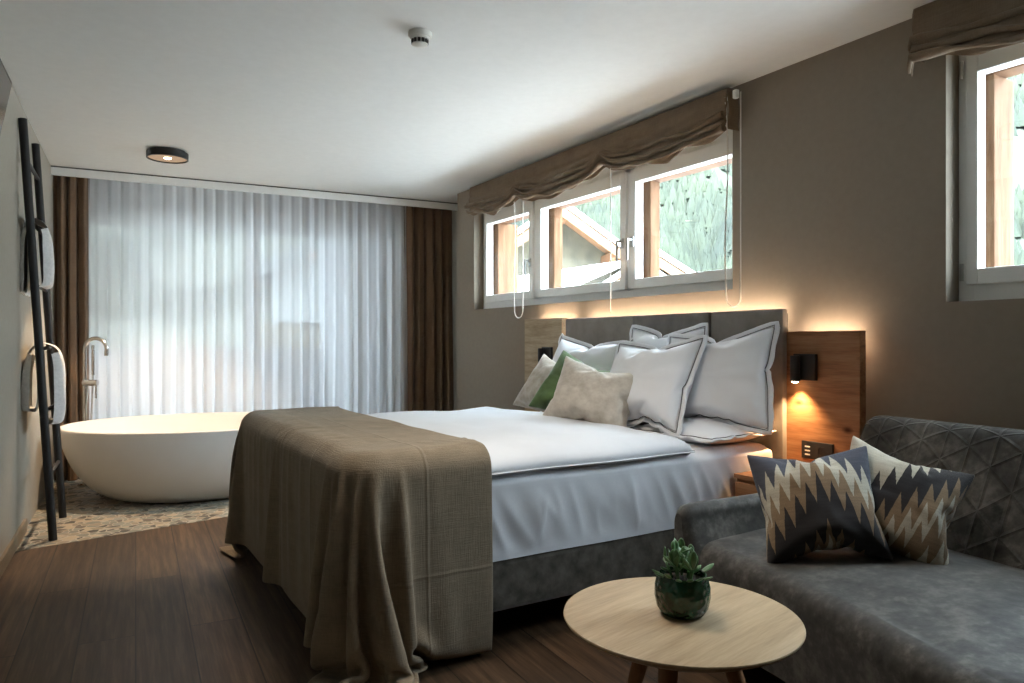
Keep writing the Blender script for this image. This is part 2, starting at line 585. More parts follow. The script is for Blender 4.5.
def tube(bm, path, r, seg=10, cap=True, radii=None):
    path = [Vector(p) for p in path]
    rings = []
    prev = None
    for i, p in enumerate(path):
        t = (path[min(i + 1, len(path) - 1)] - path[max(i - 1, 0)]).normalized()
        if prev is None:
            a = Vector((0, 0, 1)) if abs(t.z) < 0.9 else Vector((1, 0, 0))
            n1 = t.cross(a).normalized()
        else:
            n1 = (prev - t * prev.dot(t)).normalized()
        prev = n1
        n2 = t.cross(n1)
        rr = radii[i] if radii else r
        rings.append([bm.verts.new(p + n1 * cos(2 * PI * k / seg) * rr + n2 * sin(2 * PI * k / seg) * rr) for k in range(seg)])
    for a, b in zip(rings, rings[1:]):
        for k in range(seg):
            bm.faces.new((a[k], a[(k + 1) % seg], b[(k + 1) % seg], b[k]))
    if cap:
        bm.faces.new(rings[0])
        bm.faces.new(rings[-1])


def tubeo(name, path, r, mat, parent=None, seg=10, radii=None):
    bm = bmesh.new()
    tube(bm, path, r, seg, True, radii)
    return finish(name, bm, mat, parent, True, 50)


def lathe(bm, prof, seg=40, sx=1.0, sy=1.0, mtx=None):
    rings = []
    for r, z in prof:
        if r < 1e-6:
            rings.append([bm.verts.new((0, 0, z))])
        else:
            rings.append([bm.verts.new((r * sx * cos(2 * PI * k / seg), r * sy * sin(2 * PI * k / seg), z)) for k in range(seg)])
    for a, b in zip(rings, rings[1:]):
        for k in range(seg):
            if len(a) == 1 and len(b) == 1:
                continue
            if len(a) == 1:
                bm.faces.new((a[0], b[k], b[(k + 1) % seg]))
            elif len(b) == 1:
                bm.faces.new((a[k], a[(k + 1) % seg], b[0]))
            else:
                bm.faces.new((a[k], a[(k + 1) % seg], b[(k + 1) % seg], b[k]))
    if mtx is not None:
        bmesh.ops.transform(bm, matrix=mtx, verts=[v for g in rings for v in g])


def latheo(name, prof, mat, parent=None, seg=40, sx=1.0, sy=1.0, mtx=None, angle=40):
    bm = bmesh.new()
    lathe(bm, prof, seg, sx, sy, mtx)
    return finish(name, bm, mat, parent, True, angle)


def surf(name, f, nu, nv, mat, parent=None, uv=None, wrap=False, solid=0.0, smooth=True):
    """mesh of f(u,v), u and v in 0..1; uv(u,v) writes texture coordinates"""
    vs, fs = [], []
    for j in range(nv + 1):
        for i in range(nu + 1):
            vs.append(f(i / nu, j / nv))
    for j in range(nv):
        for i in range(nu):
            a = j * (nu + 1) + i
            fs.append((a, a + 1, a + nu + 2, a + nu + 1))
    me = bpy.data.meshes.new(name)
    me.from_pydata([tuple(v) for v in vs], [], fs)
    if uv:
        lay = me.uv_layers.new(name='UVMap')
        for p in me.polygons:
            for li in p.loop_indices:
                k = me.loops[li].vertex_index
                lay.data[li].uv = uv((k % (nu + 1)) / nu, (k // (nu + 1)) / nv)
    o = link(name, me, mat, parent, smooth)
    if solid:
        md = o.modifiers.new('thickness', 'SOLIDIFY')
        md.thickness = solid
        md.offset = 0
    return o


def nz(x, y, z=0.0):
    return noise.noise(Vector((x, y, z)))


def sstep(a, b, x):
    t = max(0.0, min(1.0, (x - a) / (b - a)))
    return t * t * (3 - 2 * t)


def lerp(a, b, t):
    return a + (b - a) * t


def settle(o, frames):
    """let a cloth object fall for some frames, then keep the shape it came to"""
    SC.frame_start, SC.frame_end = 1, frames
    for f in range(1, frames + 1):
        SC.frame_set(f)
    ev = o.evaluated_get(bpy.context.evaluated_depsgraph_get())
    me = ev.to_mesh()
    co = [c for v in me.vertices for c in v.co]
    ev.to_mesh_clear()
    o.modifiers.clear()
    o.data.vertices.foreach_set('co', co)
    o.data.update()
    SC.frame_set(1)


# ------------------------------------------------------------------ room shell
XW = 3.01                       # face of the window wall
HC = 2.48                       # ceiling


def lw(y, off=0.0):             # the long side wall is a few degrees off square
    return -0.285 + 0.0639 * (y - 4.654) + off


def fw(x, off=0.0):             # line of the curtain fascia at the far end
    return 6.587 - 0.0806 * (x + 0.1) + off


def tb(x):                      # joint between planks and stone mosaic
    return 4.654 + 0.20 * (x + 0.285)


YB = -1.7
tag(poly_prism('floor', [(lw(YB) - .1, YB), (3.2, YB), (3.2, 5.9), (3.45, 5.9), (3.45, tb(3.45)), (lw(4.6) - .1, tb(lw(4.6) - .1))][:0] or
               [(lw(YB) - .1, YB), (3.45, YB), (3.45, tb(3.45)), (lw(4.6) - .1, tb(lw(4.6) - .1))], -0.06, 0.0, 'floor'), kind='structure')
tag(poly_prism('tile_floor', [(lw(4.6) - .1, tb(lw(4.6) - .1)), (3.45, tb(3.45)), (3.45, 7.3), (lw(7.3) - .1, 7.3)], -0.06, 0.001, 'mosaic'), kind='structure')
tag(poly_prism('ceiling', [(lw(YB) - .1, YB), (3.5, YB), (3.5, 7.3), (lw(7.3) - .1, 7.3)], HC, HC + 0.25, 'ceiling'), kind='structure')


def slab_wall(name, pts, mat, z0=0.0, z1=HC):
    return tag(poly_prism(name, pts, z0, z1, mat), kind='structure')


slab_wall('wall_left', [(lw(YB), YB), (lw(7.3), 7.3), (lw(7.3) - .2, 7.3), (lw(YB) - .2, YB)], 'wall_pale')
slab_wall('wall_back', [(lw(YB) - .2, YB), (3.3, YB), (3.3, YB - .2), (lw(YB) - .2, YB - .2)], 'wall')


def wall_holes(name, x0, x1, ya, yb, za, zb, holes, mat):
    ys = sorted({ya, yb} | {v for h in holes for v in h[:2]})
    zs = sorted({za, zb} | {v for h in holes for v in h[2:]})
    bm = bmesh.new()

    def solid(i, j):
        if i < 0 or j < 0 or i >= len(ys) - 1 or j >= len(zs) - 1:
            return False
        cy, cz = (ys[i] + ys[i + 1]) / 2, (zs[j] + zs[j + 1]) / 2
        return not any(h[0] < cy < h[1] and h[2] < cz < h[3] for h in holes)
    q = lambda *p: bm.faces.new([bm.verts.new(v) for v in p])
    for i in range(len(ys) - 1):
        for j in range(len(zs) - 1):
            if not solid(i, j):
                continue
            a, b, c, d = ys[i], ys[i + 1], zs[j], zs[j + 1]
            q((x0, a, c), (x0, b, c), (x0, b, d), (x0, a, d))
            q((x1, a, c), (x1, a, d), (x1, b, d), (x1, b, c))
            if not solid(i - 1, j):
                q((x0, a, c), (x0, a, d), (x1, a, d), (x1, a, c))
            if not solid(i + 1, j):
                q((x0, b, c), (x1, b, c), (x1, b, d), (x0, b, d))
            if not solid(i, j - 1):
                q((x0, a, c), (x1, a, c), (x1, b, c), (x0, b, c))
            if not solid(i, j + 1):
                q((x0, a, d), (x0, b, d), (x1, b, d), (x1, a, d))
    bmesh.ops.remove_doubles(bm, verts=bm.verts[:], dist=1e-5)
    return tag(finish(name, bm, mat), kind='structure')


WIN1 = (2.682, 5.605, 1.400, 2.330)
WIN2 = (0.40, 1.578, 1.280, 2.400)
wall_holes('wall_right', XW, 3.19, YB, 5.90, 0.0, HC, [WIN1, WIN2], 'wall')
slab_wall('wall_recess', [(3.0105, 5.88), (3.40, 5.88), (3.40, 7.3), (3.30, 7.3), (3.30, 5.93), (3.0105, 5.93)], 'wall')

# far wall: lintel over the balcony door and the pier beside it
GO = 0.44                       # the glazing stands behind the curtains


def far_strip(name, x0, x1, z0, z1, o0, o1, mat, parent=None):
    return poly_prism(name, [(x0, fw(x0, o0)), (x1, fw(x1, o0)), (x1, fw(x1, o1)), (x0, fw(x0, o1))], z0, z1, mat, parent)


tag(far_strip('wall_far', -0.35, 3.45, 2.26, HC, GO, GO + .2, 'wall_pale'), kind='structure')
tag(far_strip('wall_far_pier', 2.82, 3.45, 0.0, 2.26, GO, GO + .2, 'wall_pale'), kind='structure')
tag(far_strip('trim_1', -0.16, 3.30, 2.408, HC - 0.012, 0.0, 0.02, 'white_paint'), kind='structure')
tag(far_strip('trim_gap_shade', -0.16, 3.30, HC - 0.012, HC + 0.001, 0.012, 0.03, 'gap_shade'), kind='structure')  # dark strip stands in for the shadow between fascia and ceiling

# skirting along the side wall, ending where the mosaic begins
slab_wall('baseboard_left', [(lw(YB), YB), (lw(5.12), 5.12), (lw(5.12, .014), 5.12), (lw(YB, .014), YB)], 'skirting', 0.0, 0.075)
slab_wall('baseboard_right', [(XW, YB), (XW, 5.9), (XW - .014, 5.9), (XW - .014, YB)], 'skirting', 0.0, 0.075)


# ------------------------------------------------------------------ windows
def ring(bm, x0, x1, y0, y1, z0, z1, w, bev=0.004, wl=None):
    wl = wl or (w, w, w, w)     # low y, high y, bottom, top
    box(bm, x0, x1, y0, y0 + wl[0], z0, z1, bev)
    box(bm, x0, x1, y1 - wl[1], y1, z0, z1, bev)
    box(bm, x0, x1, y0 + wl[0] - .002, y1 - wl[1] + .002, z0, z0 + wl[2], bev)
    box(bm, x0, x1, y0 + wl[0] - .002, y1 - wl[1] + .002, z1 - wl[3], z1, bev)


def handle(parent, y, z):
    bm = bmesh.new()
    box(bm, 3.074, 3.084, y - .014, y + .014, z - .033, z + .033, .003)
    tube(bm, [(3.08, y, z + .012), (3.036, y, z + .012)], .0075, 10)
    tube(bm, [(3.036, y, z + .02), (3.036, y, z - .12)], .0085, 10)
    return finish('handle', bm, 'steel', parent, True, 40)


def hinge(parent, y, z):
    bm = bmesh.new()
    tube(bm, [(3.078, y, z - .035), (3.078, y, z + .035)], .008, 8)
    return finish('hinge', bm, 'steel', parent, True, 40)


def window(name, hole, sashes, zb, zt, handles, hinges):
    root = empty(name, (0, 0, 0))
    tag(root, kind='structure')
    bm = bmesh.new()
    ring(bm, 3.105, 3.17, hole[0], hole[1], hole[2], hole[3], .06, .004, (.075, .06, zb - hole[2] + .012, hole[3] - zt + .012))
    for (a, b), (c, d) in zip(sashes, sashes[1:]):
        box(bm, 3.105, 3.17, d - .03, a + .03, hole[2] + .05, hole[3] - .05, .003)
    finish('window_frame', bm, 'window_white', root)
    for k, (a, b) in enumerate(sashes):
        bm = bmesh.new()
        ring(bm, 3.085, 3.15, a, b, zb, zt, .056, .006, (.056, .046, .064, .086))
        s = finish('sash', bm, 'window_white', root)
        bm = bmesh.new()
        box(bm, 3.115, 3.121, a + .05, b - .04, zb + .06, zt - .08)
        finish('glass_pane', bm, 'glass', s)
        if handles and handles[k]:
            handle(s, *handles[k])
        for h in (hinges[k] if hinges else ()):
            hinge(s, *h)
    return root


window('window_1', WIN1, [(4.772, 5.557), (3.65, 4.70), (2.70, 3.60)], 1.46, 2.235,
       [(4.80, 1.745), (3.678, 1.765), (3.575, 1.765)], None)
window('window_2', WIN2, [(0.46, 1.541)], 1.349, 2.285, [(0.485, 1.80)], [[(1.552, 1.40), (1.552, 2.22)]])

# timber reveals outside the windows
def timber_frame(name, y0, y1, z0, z1, posts):
    root = empty(name, (3.2, y0, z0))
    tag(root, kind='structure')

    def part(n, d):
        bm = bmesh.new()
        box(bm, *d, .006)
        o = finish(n, bm, 'timber', root)
        o.matrix_parent_inverse = root.matrix_basis.inverted()
        return o
    for a, b, x in posts:
        part('post', (3.195, x, a, b, z0, z1))
    o = part('lintel', (3.195, 3.30, y0, y1, z1, z1 + .20))
    o.data.materials[0] = M['timber_dark']
    part('outer_sill', (3.195, 3.40, y0, y1, z0 - .07, z0))


timber_frame('trim_3', 2.4, 6.0, 1.44, 2.165, [(5.50, 5.72, 3.40), (4.63, 4.74, 3.275), (3.53, 3.64, 3.275), (2.50, 2.70, 3.40)])
timber_frame('trim_4', 0.2, 1.8, 1.33, 2.21, [(1.485, 1.72, 3.36), (0.22, 0.46, 3.36)])

# balcony door: two sliding leaves and a fixed light
door = empty('door_1', (0, 0, 0))
tag(door, kind='structure')
bm = bmesh.new()
for (x0, x1, z0, z1) in ((-.30, 0.02, 0, 2.26), (2.72, 2.82, 0, 2.26), (0.0, 2.74, 2.17, 2.26), (0.0, 2.74, 0, .06), (2.38, 2.48, .05, 2.2)):
    a = [bm.verts.new((x, fw(x, o), z)) for x in (x0, x1) for o in (GO, GO + .09) for z in (z0, z1)]
    for f in [(0, 1, 3, 2), (4, 6, 7, 5), (0, 4, 5, 1), (2, 3, 7, 6), (0, 2, 6, 4), (1, 5, 7, 3)]:
        bm.faces.new([a[i] for i in f])
finish('door_frame', bm, 'window_white', door)
for (x0, x1, o) in ((0.02, 1.43, GO + .045), (1.37, 2.40, GO + .005)):
    bm = bmesh.new()
    for (p0, p1, z0, z1) in ((x0, x0 + .085, .05, 2.19), (x1 - .085, x1, .05, 2.19), (x0 + .08, x1 - .08, .05, .15), (x0 + .08, x1 - .08, 2.11, 2.19)):
        a = [bm.verts.new((x, fw(x, oo), z)) for x in (p0, p1) for oo in (o, o + .04) for z in (z0, z1)]
        for f in [(0, 1, 3, 2), (4, 6, 7, 5), (0, 4, 5, 1), (2, 3, 7, 6), (0, 2, 6, 4), (1, 5, 7, 3)]:
            bm.faces.new([a[i] for i in f])
    s = finish('sliding_leaf', bm, 'window_white', door)
    far_strip('glass_pane', x0 + .08, x1 - .08, .14, 2.12, o + .018, o + .024, 'glass', s)
far_strip('glass_pane', 2.47, 2.73, .05, 2.2, GO + .03, GO + .036, 'glass', door)


# ------------------------------------------------------------------ outside
tag(far_strip('balcony_slab', -2.5, 4.2, -0.25, -0.03, GO + .2, GO + 2.2, 'render_white'), kind='structure')
tag(far_strip('balcony_shade_roof', -2.5, 4.2, 2.50, 2.62, GO + .1, GO + 2.5, 'timber_dark'), kind='structure')  # overhang is added and deepened to hold sky light off the sheer
tag(far_strip('added_side_wall', 2.60, 2.95, -0.03, 2.50, GO + .205, GO + 2.0, 'balcony_grey'), kind='structure')  # added wall: pale backing behind the sheer, closes a bright gap
rail = empty('balcony_railing', (0, fw(0, GO + 2.0), 0))
tag(rail, 'pale solid balcony railing beyond the sheer curtain', 'railing')


def unpar(o):
    o.matrix_parent_inverse = o.parent.matrix_basis.inverted()
    return o


unpar(far_strip('railing_panel', -2.2, 2.60, 0.0, 1.0, GO + 2.0, GO + 2.03, 'balcony_grey', rail))
unpar(far_strip('top_rail', -2.2, 2.60, 1.0, 1.05, GO + 1.98, GO + 2.05, 'balcony_grey', rail))

# valley floor and hillside
def hill(u, v):
    a = math.radians(lerp(-25, 95, u))
    r = lerp(26, 640, v ** 1.25)
    h = -9 + sstep(60, 640, r) * 400 + 26 * nz(r * .008, a * 5) * sstep(60, 260, r) + 9 * nz(r * .03, a * 17) * sstep(60, 200, r)
    return (r * sin(a), r * cos(a), h)


tag(surf('hill', hill, 150, 90, 'meadow'), kind='structure')
# the wooded slope: too many trees to count
tv, tf = [], []
for k in range(60000):
    u, v = random.uniform(.15, .95), random.uniform(.24, .96)
    p = hill(u, v)
    if nz(p[0] * .012, p[1] * .012, 3) + .6 * nz(p[0] * .05, p[1] * .05, 9) > .16:
        continue
    hgt = random.uniform(2.2, 5.2)
    rad = hgt * random.uniform(.30, .46)
    n0 = len(tv)
    ph = random.uniform(0, 6)
    tv.append((p[0], p[1], p[2] + hgt))
    for q in range(5):
        tv.append((p[0] + rad * cos(ph + q * 2 * PI / 5), p[1] + rad * sin(ph + q * 2 * PI / 5), p[2] - .5))
    for q in range(5):
        tf.append((n0, n0 + 1 + q, n0 + 1 + (q + 1) % 5))
me = bpy.data.meshes.new('forest')
me.from_pydata(tv, [], tf)
tag(link('forest', me, 'forest'), 'hazy green conifer forest on the slope outside the windows', 'forest', None, 'stuff')


def chalet(name, loc, rz, width, depth, wall_h, pitch, over, label, rafters=True):
    """gabled house; the gable faces local -Y; loc is the ridge front foot"""
    root = empty(name, loc, rz)
    tag(root, label, 'building')
    hw = width / 2
    rise = hw * math.tan(pitch)
    bm = bmesh.new()
    prof = [(-hw, 0), (hw, 0), (hw, wall_h), (0, wall_h + rise), (-hw, wall_h)]
    a = [bm.verts.new((x, over, z)) for x, z in prof]
    b = [bm.verts.new((x, depth, z)) for x, z in prof]
    bm.faces.new(a)
    bm.faces.new(b)
    for i in range(5):
        bm.faces.new((a[i], a[(i + 1) % 5], b[(i + 1) % 5], b[i]))
    finish('gable_wall', bm, 'shaded_board', root)
    th = .16
    e = over * .9
    bm = bmesh.new()
    for sgn in (-1, 1):
        xe, ze = sgn * (hw + e), wall_h - e * math.tan(pitch)
        p = [(0, wall_h + rise + th), (xe, ze + th), (xe, ze), (0, wall_h + rise)]
        a = [bm.verts.new((x, 0, z + .1)) for x, z in p]
        b = [bm.verts.new((x, depth + .5, z + .1)) for x, z in p]
        bm.faces.new(a)
        bm.faces.new(b)
        for i in range(4):
            bm.faces.new((a[i], a[(i + 1) % 4], b[(i + 1) % 4], b[i]))
    finish('roof', bm, 'roof_white', root)
    bm = bmesh.new()
    for sgn in (-1, 1):
        xe, ze = sgn * (hw + e), wall_h - e * math.tan(pitch)
        for (y0, y1, dz, t) in ((-.04, .04, .02, .26), (.04, over, .06, .08)):
            p = [(0, wall_h + rise + dz), (xe, ze + dz), (xe, ze + dz - t), (0, wall_h + rise + dz - t)]
            a = [bm.verts.new((x, y0, z)) for x, z in p]
            b = [bm.verts.new((x, y1, z)) for x, z in p]
            bm.faces.new(a)
            bm.faces.new(b)
            for i in range(4):
                bm.faces.new((a[i], a[(i + 1) % 4], b[(i + 1) % 4], b[i]))
    finish('bargeboard', bm, 'timber', root)
    for fx in (0, -.6, .6):
        zc = wall_h + rise * (1 - abs(fx)) - .22
        bm = bmesh.new()
        box(bm, fx * hw - .12, fx * hw + .12, .08, over + .1, zc - .16, zc + .1)
        finish('purlin_end', bm, 'timber_dark', root)
    return root


chalet('chalet', (11.3, 16.0, -1.3), math.radians(-24), 5.0, 9, 4.3, math.radians(35), 1.2,
       'chalet with timber gable seen through the middle sash')
chalet('chalet', (13.7, 14.9, -1.05), math.radians(-34), 3.4, 8, 3.4, math.radians(33), .8,
       'small gabled chalet low in the sash beside the double cord')
# pitched roofs outside: a pale visible one and a low added bounce surface
def sheet_roof(x0, x1, y0, y1, z0, z1, label, mat='roof_white'):
    bm = bmesh.new()
    a = [bm.verts.new(v) for v in ((x0, y0, z0), (x0, y1, z0), (x1, y1, z1), (x1, y0, z1))]
    b = [bm.verts.new(v.co - Vector((0, 0, .12))) for v in a]
    bm.faces.new(a)
    bm.faces.new(b)
    for i in range(4):
        bm.faces.new((a[i], a[(i + 1) % 4], b[(i + 1) % 4], b[i]))
    return tag(finish('lean_to_roof', bm, mat), label, 'roof')


sheet_roof(5.0, 10.0, 11.9, 18.0, 0.9, 2.85, 'pale pitched sheet roof in front of the timber gabled chalet outside')
sheet_roof(4.4, 9.0, 2.0, 11.0, 0.2, 1.0, 'unseen grey low roof added outside to bounce light onto the ceiling', 'balcony_light')  # hidden below the sills, added to throw daylight up onto the ceiling
# roof seen through the sheer curtain
far_house = chalet('chalet', (8.3, 22.4, 1.75), math.radians(-17), 6.4, 8, 1.8, math.radians(27), .7,
                   'chalet with bright gable seen faintly through the sheer curtain')
for ch in far_house.children:
    if ch.name.startswith('gable_wall'):
        ch.data.materials[0] = M['far_gable']
    if ch.name.startswith(('roof', 'bargeboard')):
        ch.data.materials[0] = M['far_roof']
boxo('lower_storey', (-3.6, 3.6, .9, 8.0, -8.0, .02), 'shaded_board', far_house)


# ------------------------------------------------------------------ curtains
def curtain(name, x0, x1, off, amp, pleats, z0, z1, mat, nu, seed, gather=0.0, wild=1.0):
    def f(u, v):
        x = lerp(x0, x1, u)
        ph = u * pleats * 2 * PI
        ph2 = ph + wild * (1.3 * nz(u * pleats * .35, seed) + 1.1 * nz(u * pleats * .6, v * 1.1, seed) * (1.15 - v))
        a = amp * (.75 + .6 * nz(u * pleats * .5, seed + 5)) * lerp(1.0, .55, v)
        w = a * sin(ph2) + .25 * a * sin(2.3 * ph2 + 1) + .35 * a * wild * nz(u * pleats * .8, v * 2.0, seed + 9)
        xx = x + gather * (x - (x0 + x1) / 2) * (1 - v) * .0 + .3 * a * cos(ph2)
        return (xx, fw(xx, off) + w, lerp(z0, z1, v))
    return surf(name, f, nu, 26, mat)


s = curtain('sheer_curtain', 0.09, 2.78, 0.17, 0.024, 26, 0.02, 2.46, 'sheer', 420, 2)
tag(s, 'white sheer curtain across the balcony door', 'curtain')
s = curtain('drape', -0.155, 0.105, 0.16, 0.055, 3.4, 0.015, 2.46, 'drape', 120, 8, 0, 1.7)
tag(s, 'brown drape gathered behind the black ladder', 'curtain', 'brown drapes')
s = curtain('drape', 2.72, 3.22, 0.15, 0.055, 5.0, 0.015, 2.46, 'drape', 170, 21, 0, 1.7)
tag(s, 'brown drape gathered in the corner next to the triple window', 'curtain', 'brown drapes')

# ------------------------------------------------------------------ roman blinds
def roman_blind(name, y0, y1, ztop, tops, label, nz_seed, wrap):
    """tops: list of (y, z of lower edge) for the drooping bottom"""
    root = empty(name, (2.96, (y0 + y1) / 2, ztop))
    tag(root, label, 'blind', 'roman blinds')

    def low(y):
        for (a, za), (b, zb) in zip(tops, tops[1:]):
            if a <= y <= b:
                t = (y - a) / (b - a)
                sag = .05 * sin(PI * t) * min(1.0, (b - a) / 1.0)
                return lerp(za, zb, t) - sag
        return tops[0][1]

    def pinch(y):
        return max([math.exp(-((y - a) / .07) ** 2) for a, _ in tops[1:-1]] + [0]) if len(tops) > 2 else 0

    def f(u, v):
        y = lerp(y0, y1, u)
        zl = low(y)
        # v 0..0.45 the flat face, then stacked folds bulging out and in
        if v < .42:
            t = v / .42
            z = lerp(ztop, lerp(ztop, zl, .56), t)
            x = 2.925 - .012 * sin(t * PI) - .018 * sstep(.6, 1, t)
        else:
            t = (v - .42) / .58
            folds = 3
            ph = t * folds * 2 * PI
            dep = .030 * (1 - .55 * pinch(y))
            x = 2.925 - .018 - dep * (1 - cos(ph)) * .5 - .01 * nz(y * 3, t * 4, nz_seed)
            z = lerp(lerp(ztop, zl, .56), zl, t) - .020 * sin(ph) + .012 * nz(y * 4, t * 3, nz_seed + 2)
        k = pinch(y)
        z += k * .035 * sstep(.25, .6, v) + .022 * nz(y * 6, v * 5, nz_seed) * sstep(.2, .6, v)
        x += .020 * nz(y * 5 + v * 2, v * 9, nz_seed + 7) * sstep(.15, .5, v) + .010 * nz(y * 15, v * 16, nz_seed + 3) * sstep(.3, .6, v) + .022 * k * sin(v * 40) * sstep(.3, .5, v)
        return (x, y, z)
    unpar(surf('blind_fabric', f, 150, 70, 'blind', root, solid=.004))
    bm = bmesh.new()
    box(bm, 2.935, 3.0, y0 + .01, y1 - .01, ztop - .035, ztop - .004, .003)
    unpar(finish('headrail', bm, 'white_paint', root))
    if wrap:
        for y, up in ((y0, 1), (y1, -1)):
            unpar(surf('return_flap', lambda u, v, y=y: (lerp(2.925, XW, u), y + .006 * sin(v * 9), lerp(ztop, low(y) + .02, v)), 4, 10, 'blind', root, solid=.004))
    return root


b1 = roman_blind('roman_blind', 2.635, 5.52, 2.45, [(2.635, 2.215), (3.66, 2.215), (4.72, 2.19), (5.52, 2.225)],
                 'wide brown linen roman blind drawn up over the triple window', 3, True)
b2 = roman_blind('roman_blind', 0.35, 1.66, 2.475, [(0.35, 2.20), (1.66, 2.255)],
                 'dark brown roman blind drawn up over the single window', 11, True)


def cord_loop(name, parent, pts, r=.0035, seg=6, beads=False):
    bm = bmesh.new()
    tube(bm, pts, r, seg)
    return unpar(finish(name, bm, 'cord', parent, True))


def loop_pts(x, ya, yb, ztop, zbot):
    pts = [(x, ya, ztop - .0 + .0)]
    rr = abs(ya - yb) / 2
    n = 14
    for i in range(1, 8):
        pts.append((x, ya, lerp(ztop, zbot + rr, i / 7)))
    c = (ya + yb) / 2
    for i in range(1, n):
        t = PI * i / n
        pts.append((x, c + (ya - c) * cos(t), zbot + rr - rr * sin(t)))
    for i in range(0, 8):
        pts.append((x, yb + .01 * sin(i), lerp(zbot + rr, ztop, i / 7)))
    return pts


cord_loop('chain_loop', b1, loop_pts(2.915, 2.545, 2.64, 2.40, 1.300), .0038)
unpar(boxo('chain_wheel', (2.905, 2.93, 2.565, 2.592, 2.375, 2.42), 'plastic_white', b1, .006))
cord_loop('pull_cord', b1, [(2.90, 3.575, 2.22), (2.90, 3.575, 1.9), (2.90, 3.575, 1.5), (2.90, 3.575, 1.31)], .0032)
cord_loop('chain_loop', b1, loop_pts(2.90, 4.62, 4.74, 2.2, 1.300), .0034)

# ------------------------------------------------------------------ ceiling lamp and smoke detector
cl = empty('ceiling_lamp', (0.565, 5.67, HC))
tag(cl, 'round flat black ceiling lamp lit above the bathtub', 'lamp')
latheo('lamp_housing', [(0.0, 0), (.118, 0), (.118, -.012), (.137, -.014), (.137, -.058), (.130, -.060), (.128, -.030), (.0, -.028)], 'black_metal', cl, 56)
latheo('diffuser', [(0, -.050), (.127, -.050), (.127, -.046), (0, -.046)], 'lamp_glass', cl, 48)
latheo('bulb', [(0, -.057), (.02, -.056), (.026, -.051), (.026, -.046), (0, -.046)], 'bulb', cl, 20)
ld = bpy.data.lights.new('ceiling_lamp_light', 'SPOT')
ld.energy = 190
ld.color = (1.0, 0.72, 0.46)
ld.spot_size = math.radians(84)
ld.spot_blend = 0.35
ld.shadow_soft_size = 0.03
lo = bpy.data.objects.new('ceiling_lamp_light', ld)
COL.objects.link(lo)
lo.location = (0.565, 5.67, HC - .064)

fill_lamp = cl.copy()  # second lamp is added out of view to brighten pillows and table
COL.objects.link(fill_lamp)
fill_lamp.location = (1.15, 2.2, HC)
fill_lamp['label'] = 'added fill lamp out of view over the near long side of the bed'
cl['group'] = fill_lamp['group'] = 'round black ceiling lamps'
for ch in list(cl.children):
    c_ = ch.copy()
    COL.objects.link(c_)
    c_.parent = fill_lamp
fill_d = bpy.data.lights.new('ceiling_lamp_light', 'SPOT')  # light of the added fill lamp
fill_d.energy = 85
fill_d.color = (1.0, 0.89, 0.76)
fill_d.spot_size = math.radians(110)
fill_d.spot_blend = 0.6
fill_d.shadow_soft_size = 0.20
fill_o = bpy.data.objects.new('ceiling_lamp_light', fill_d)
COL.objects.link(fill_o)
fill_o.location = (1.15, 2.2, HC - .064)

sd = empty('smoke_detector', (1.30, 2.924, HC))
tag(sd, 'round white smoke detector with dark slots on the ceiling', 'smoke detector')
latheo('base', [(0, 0), (.052, 0), (.052, -.010), (.049, -.022), (0, -.022)], 'plastic_white', sd, 40)
latheo('chamber', [(0.044, -.022), (.041, -.032), (.030, -.033), (.028, -.048), (.026, -.052), (.012, -.058), (0, -.059)], 'plastic_white', sd, 40)
for k in range(12):
    a = 2 * PI * k / 12
    bm = bmesh.new()
    box(bm, .0315, .0375, -.0055, .0055, -.050, -.031, .001, Matrix.Rotation(a, 4, 'Z'))
    finish('vent_slot', bm, 'socket_black', sd)
latheo('cap', [(.036, -.049), (.034, -.053), (.015, -.0605), (0, -.0615)], 'plastic_white', sd, 40)

# ------------------------------------------------------------------ tv on the side wall
tv = empty('tv', (lw(2.85, .08), 2.85, 1.82))
tag(tv, 'dark flat television tilted on the side wall', 'tv')
tv.rotation_euler = (0, math.radians(10.5), -math.radians(3.66))
bm = bmesh.new()
box(bm, -.005, .030, -.50, .50, -.30, .30, .005)
finish('tv_body', bm, 'black_metal', tv)
bm = bmesh.new()
box(bm, .030, .032, -.488, .488, -.285, .288)
finish('tv_screen', bm, 'tv_screen', tv)
bm = bmesh.new()
box(bm, -.05, -.004, -.15, .15, -.10, .06, .004)
finish('wall_bracket', bm, 'black_metal', tv)

# ------------------------------------------------------------------ ladder with towels
lad = empty('towel_ladder', (-0.09, 5.10, 0))
tag(lad, 'black wooden towel ladder leaning on the pale wall', 'ladder')
PB = [Vector((-0.106, 4.812, 0.0)), Vector((-0.066, 5.395, 0.0))]
PT = [Vector((lw(4.84, .024), 4.84, 2.36)), Vector((lw(5.42, .024), 5.42, 2.36))]
for a, b in zip(PB, PT):
    unpar(tubeo('pole', [a, a.lerp(b, .5), b], .022, 'ladder_black', lad, 14))
for z in (0.36, 0.72, 1.08, 1.44, 1.80, 2.14):
    t = z / 2.36
    a, b = PB[0].lerp(PT[0], t), PB[1].lerp(PT[1], t)
    unpar(tubeo('rung', [a, b], .011, 'ladder_black', lad, 10))


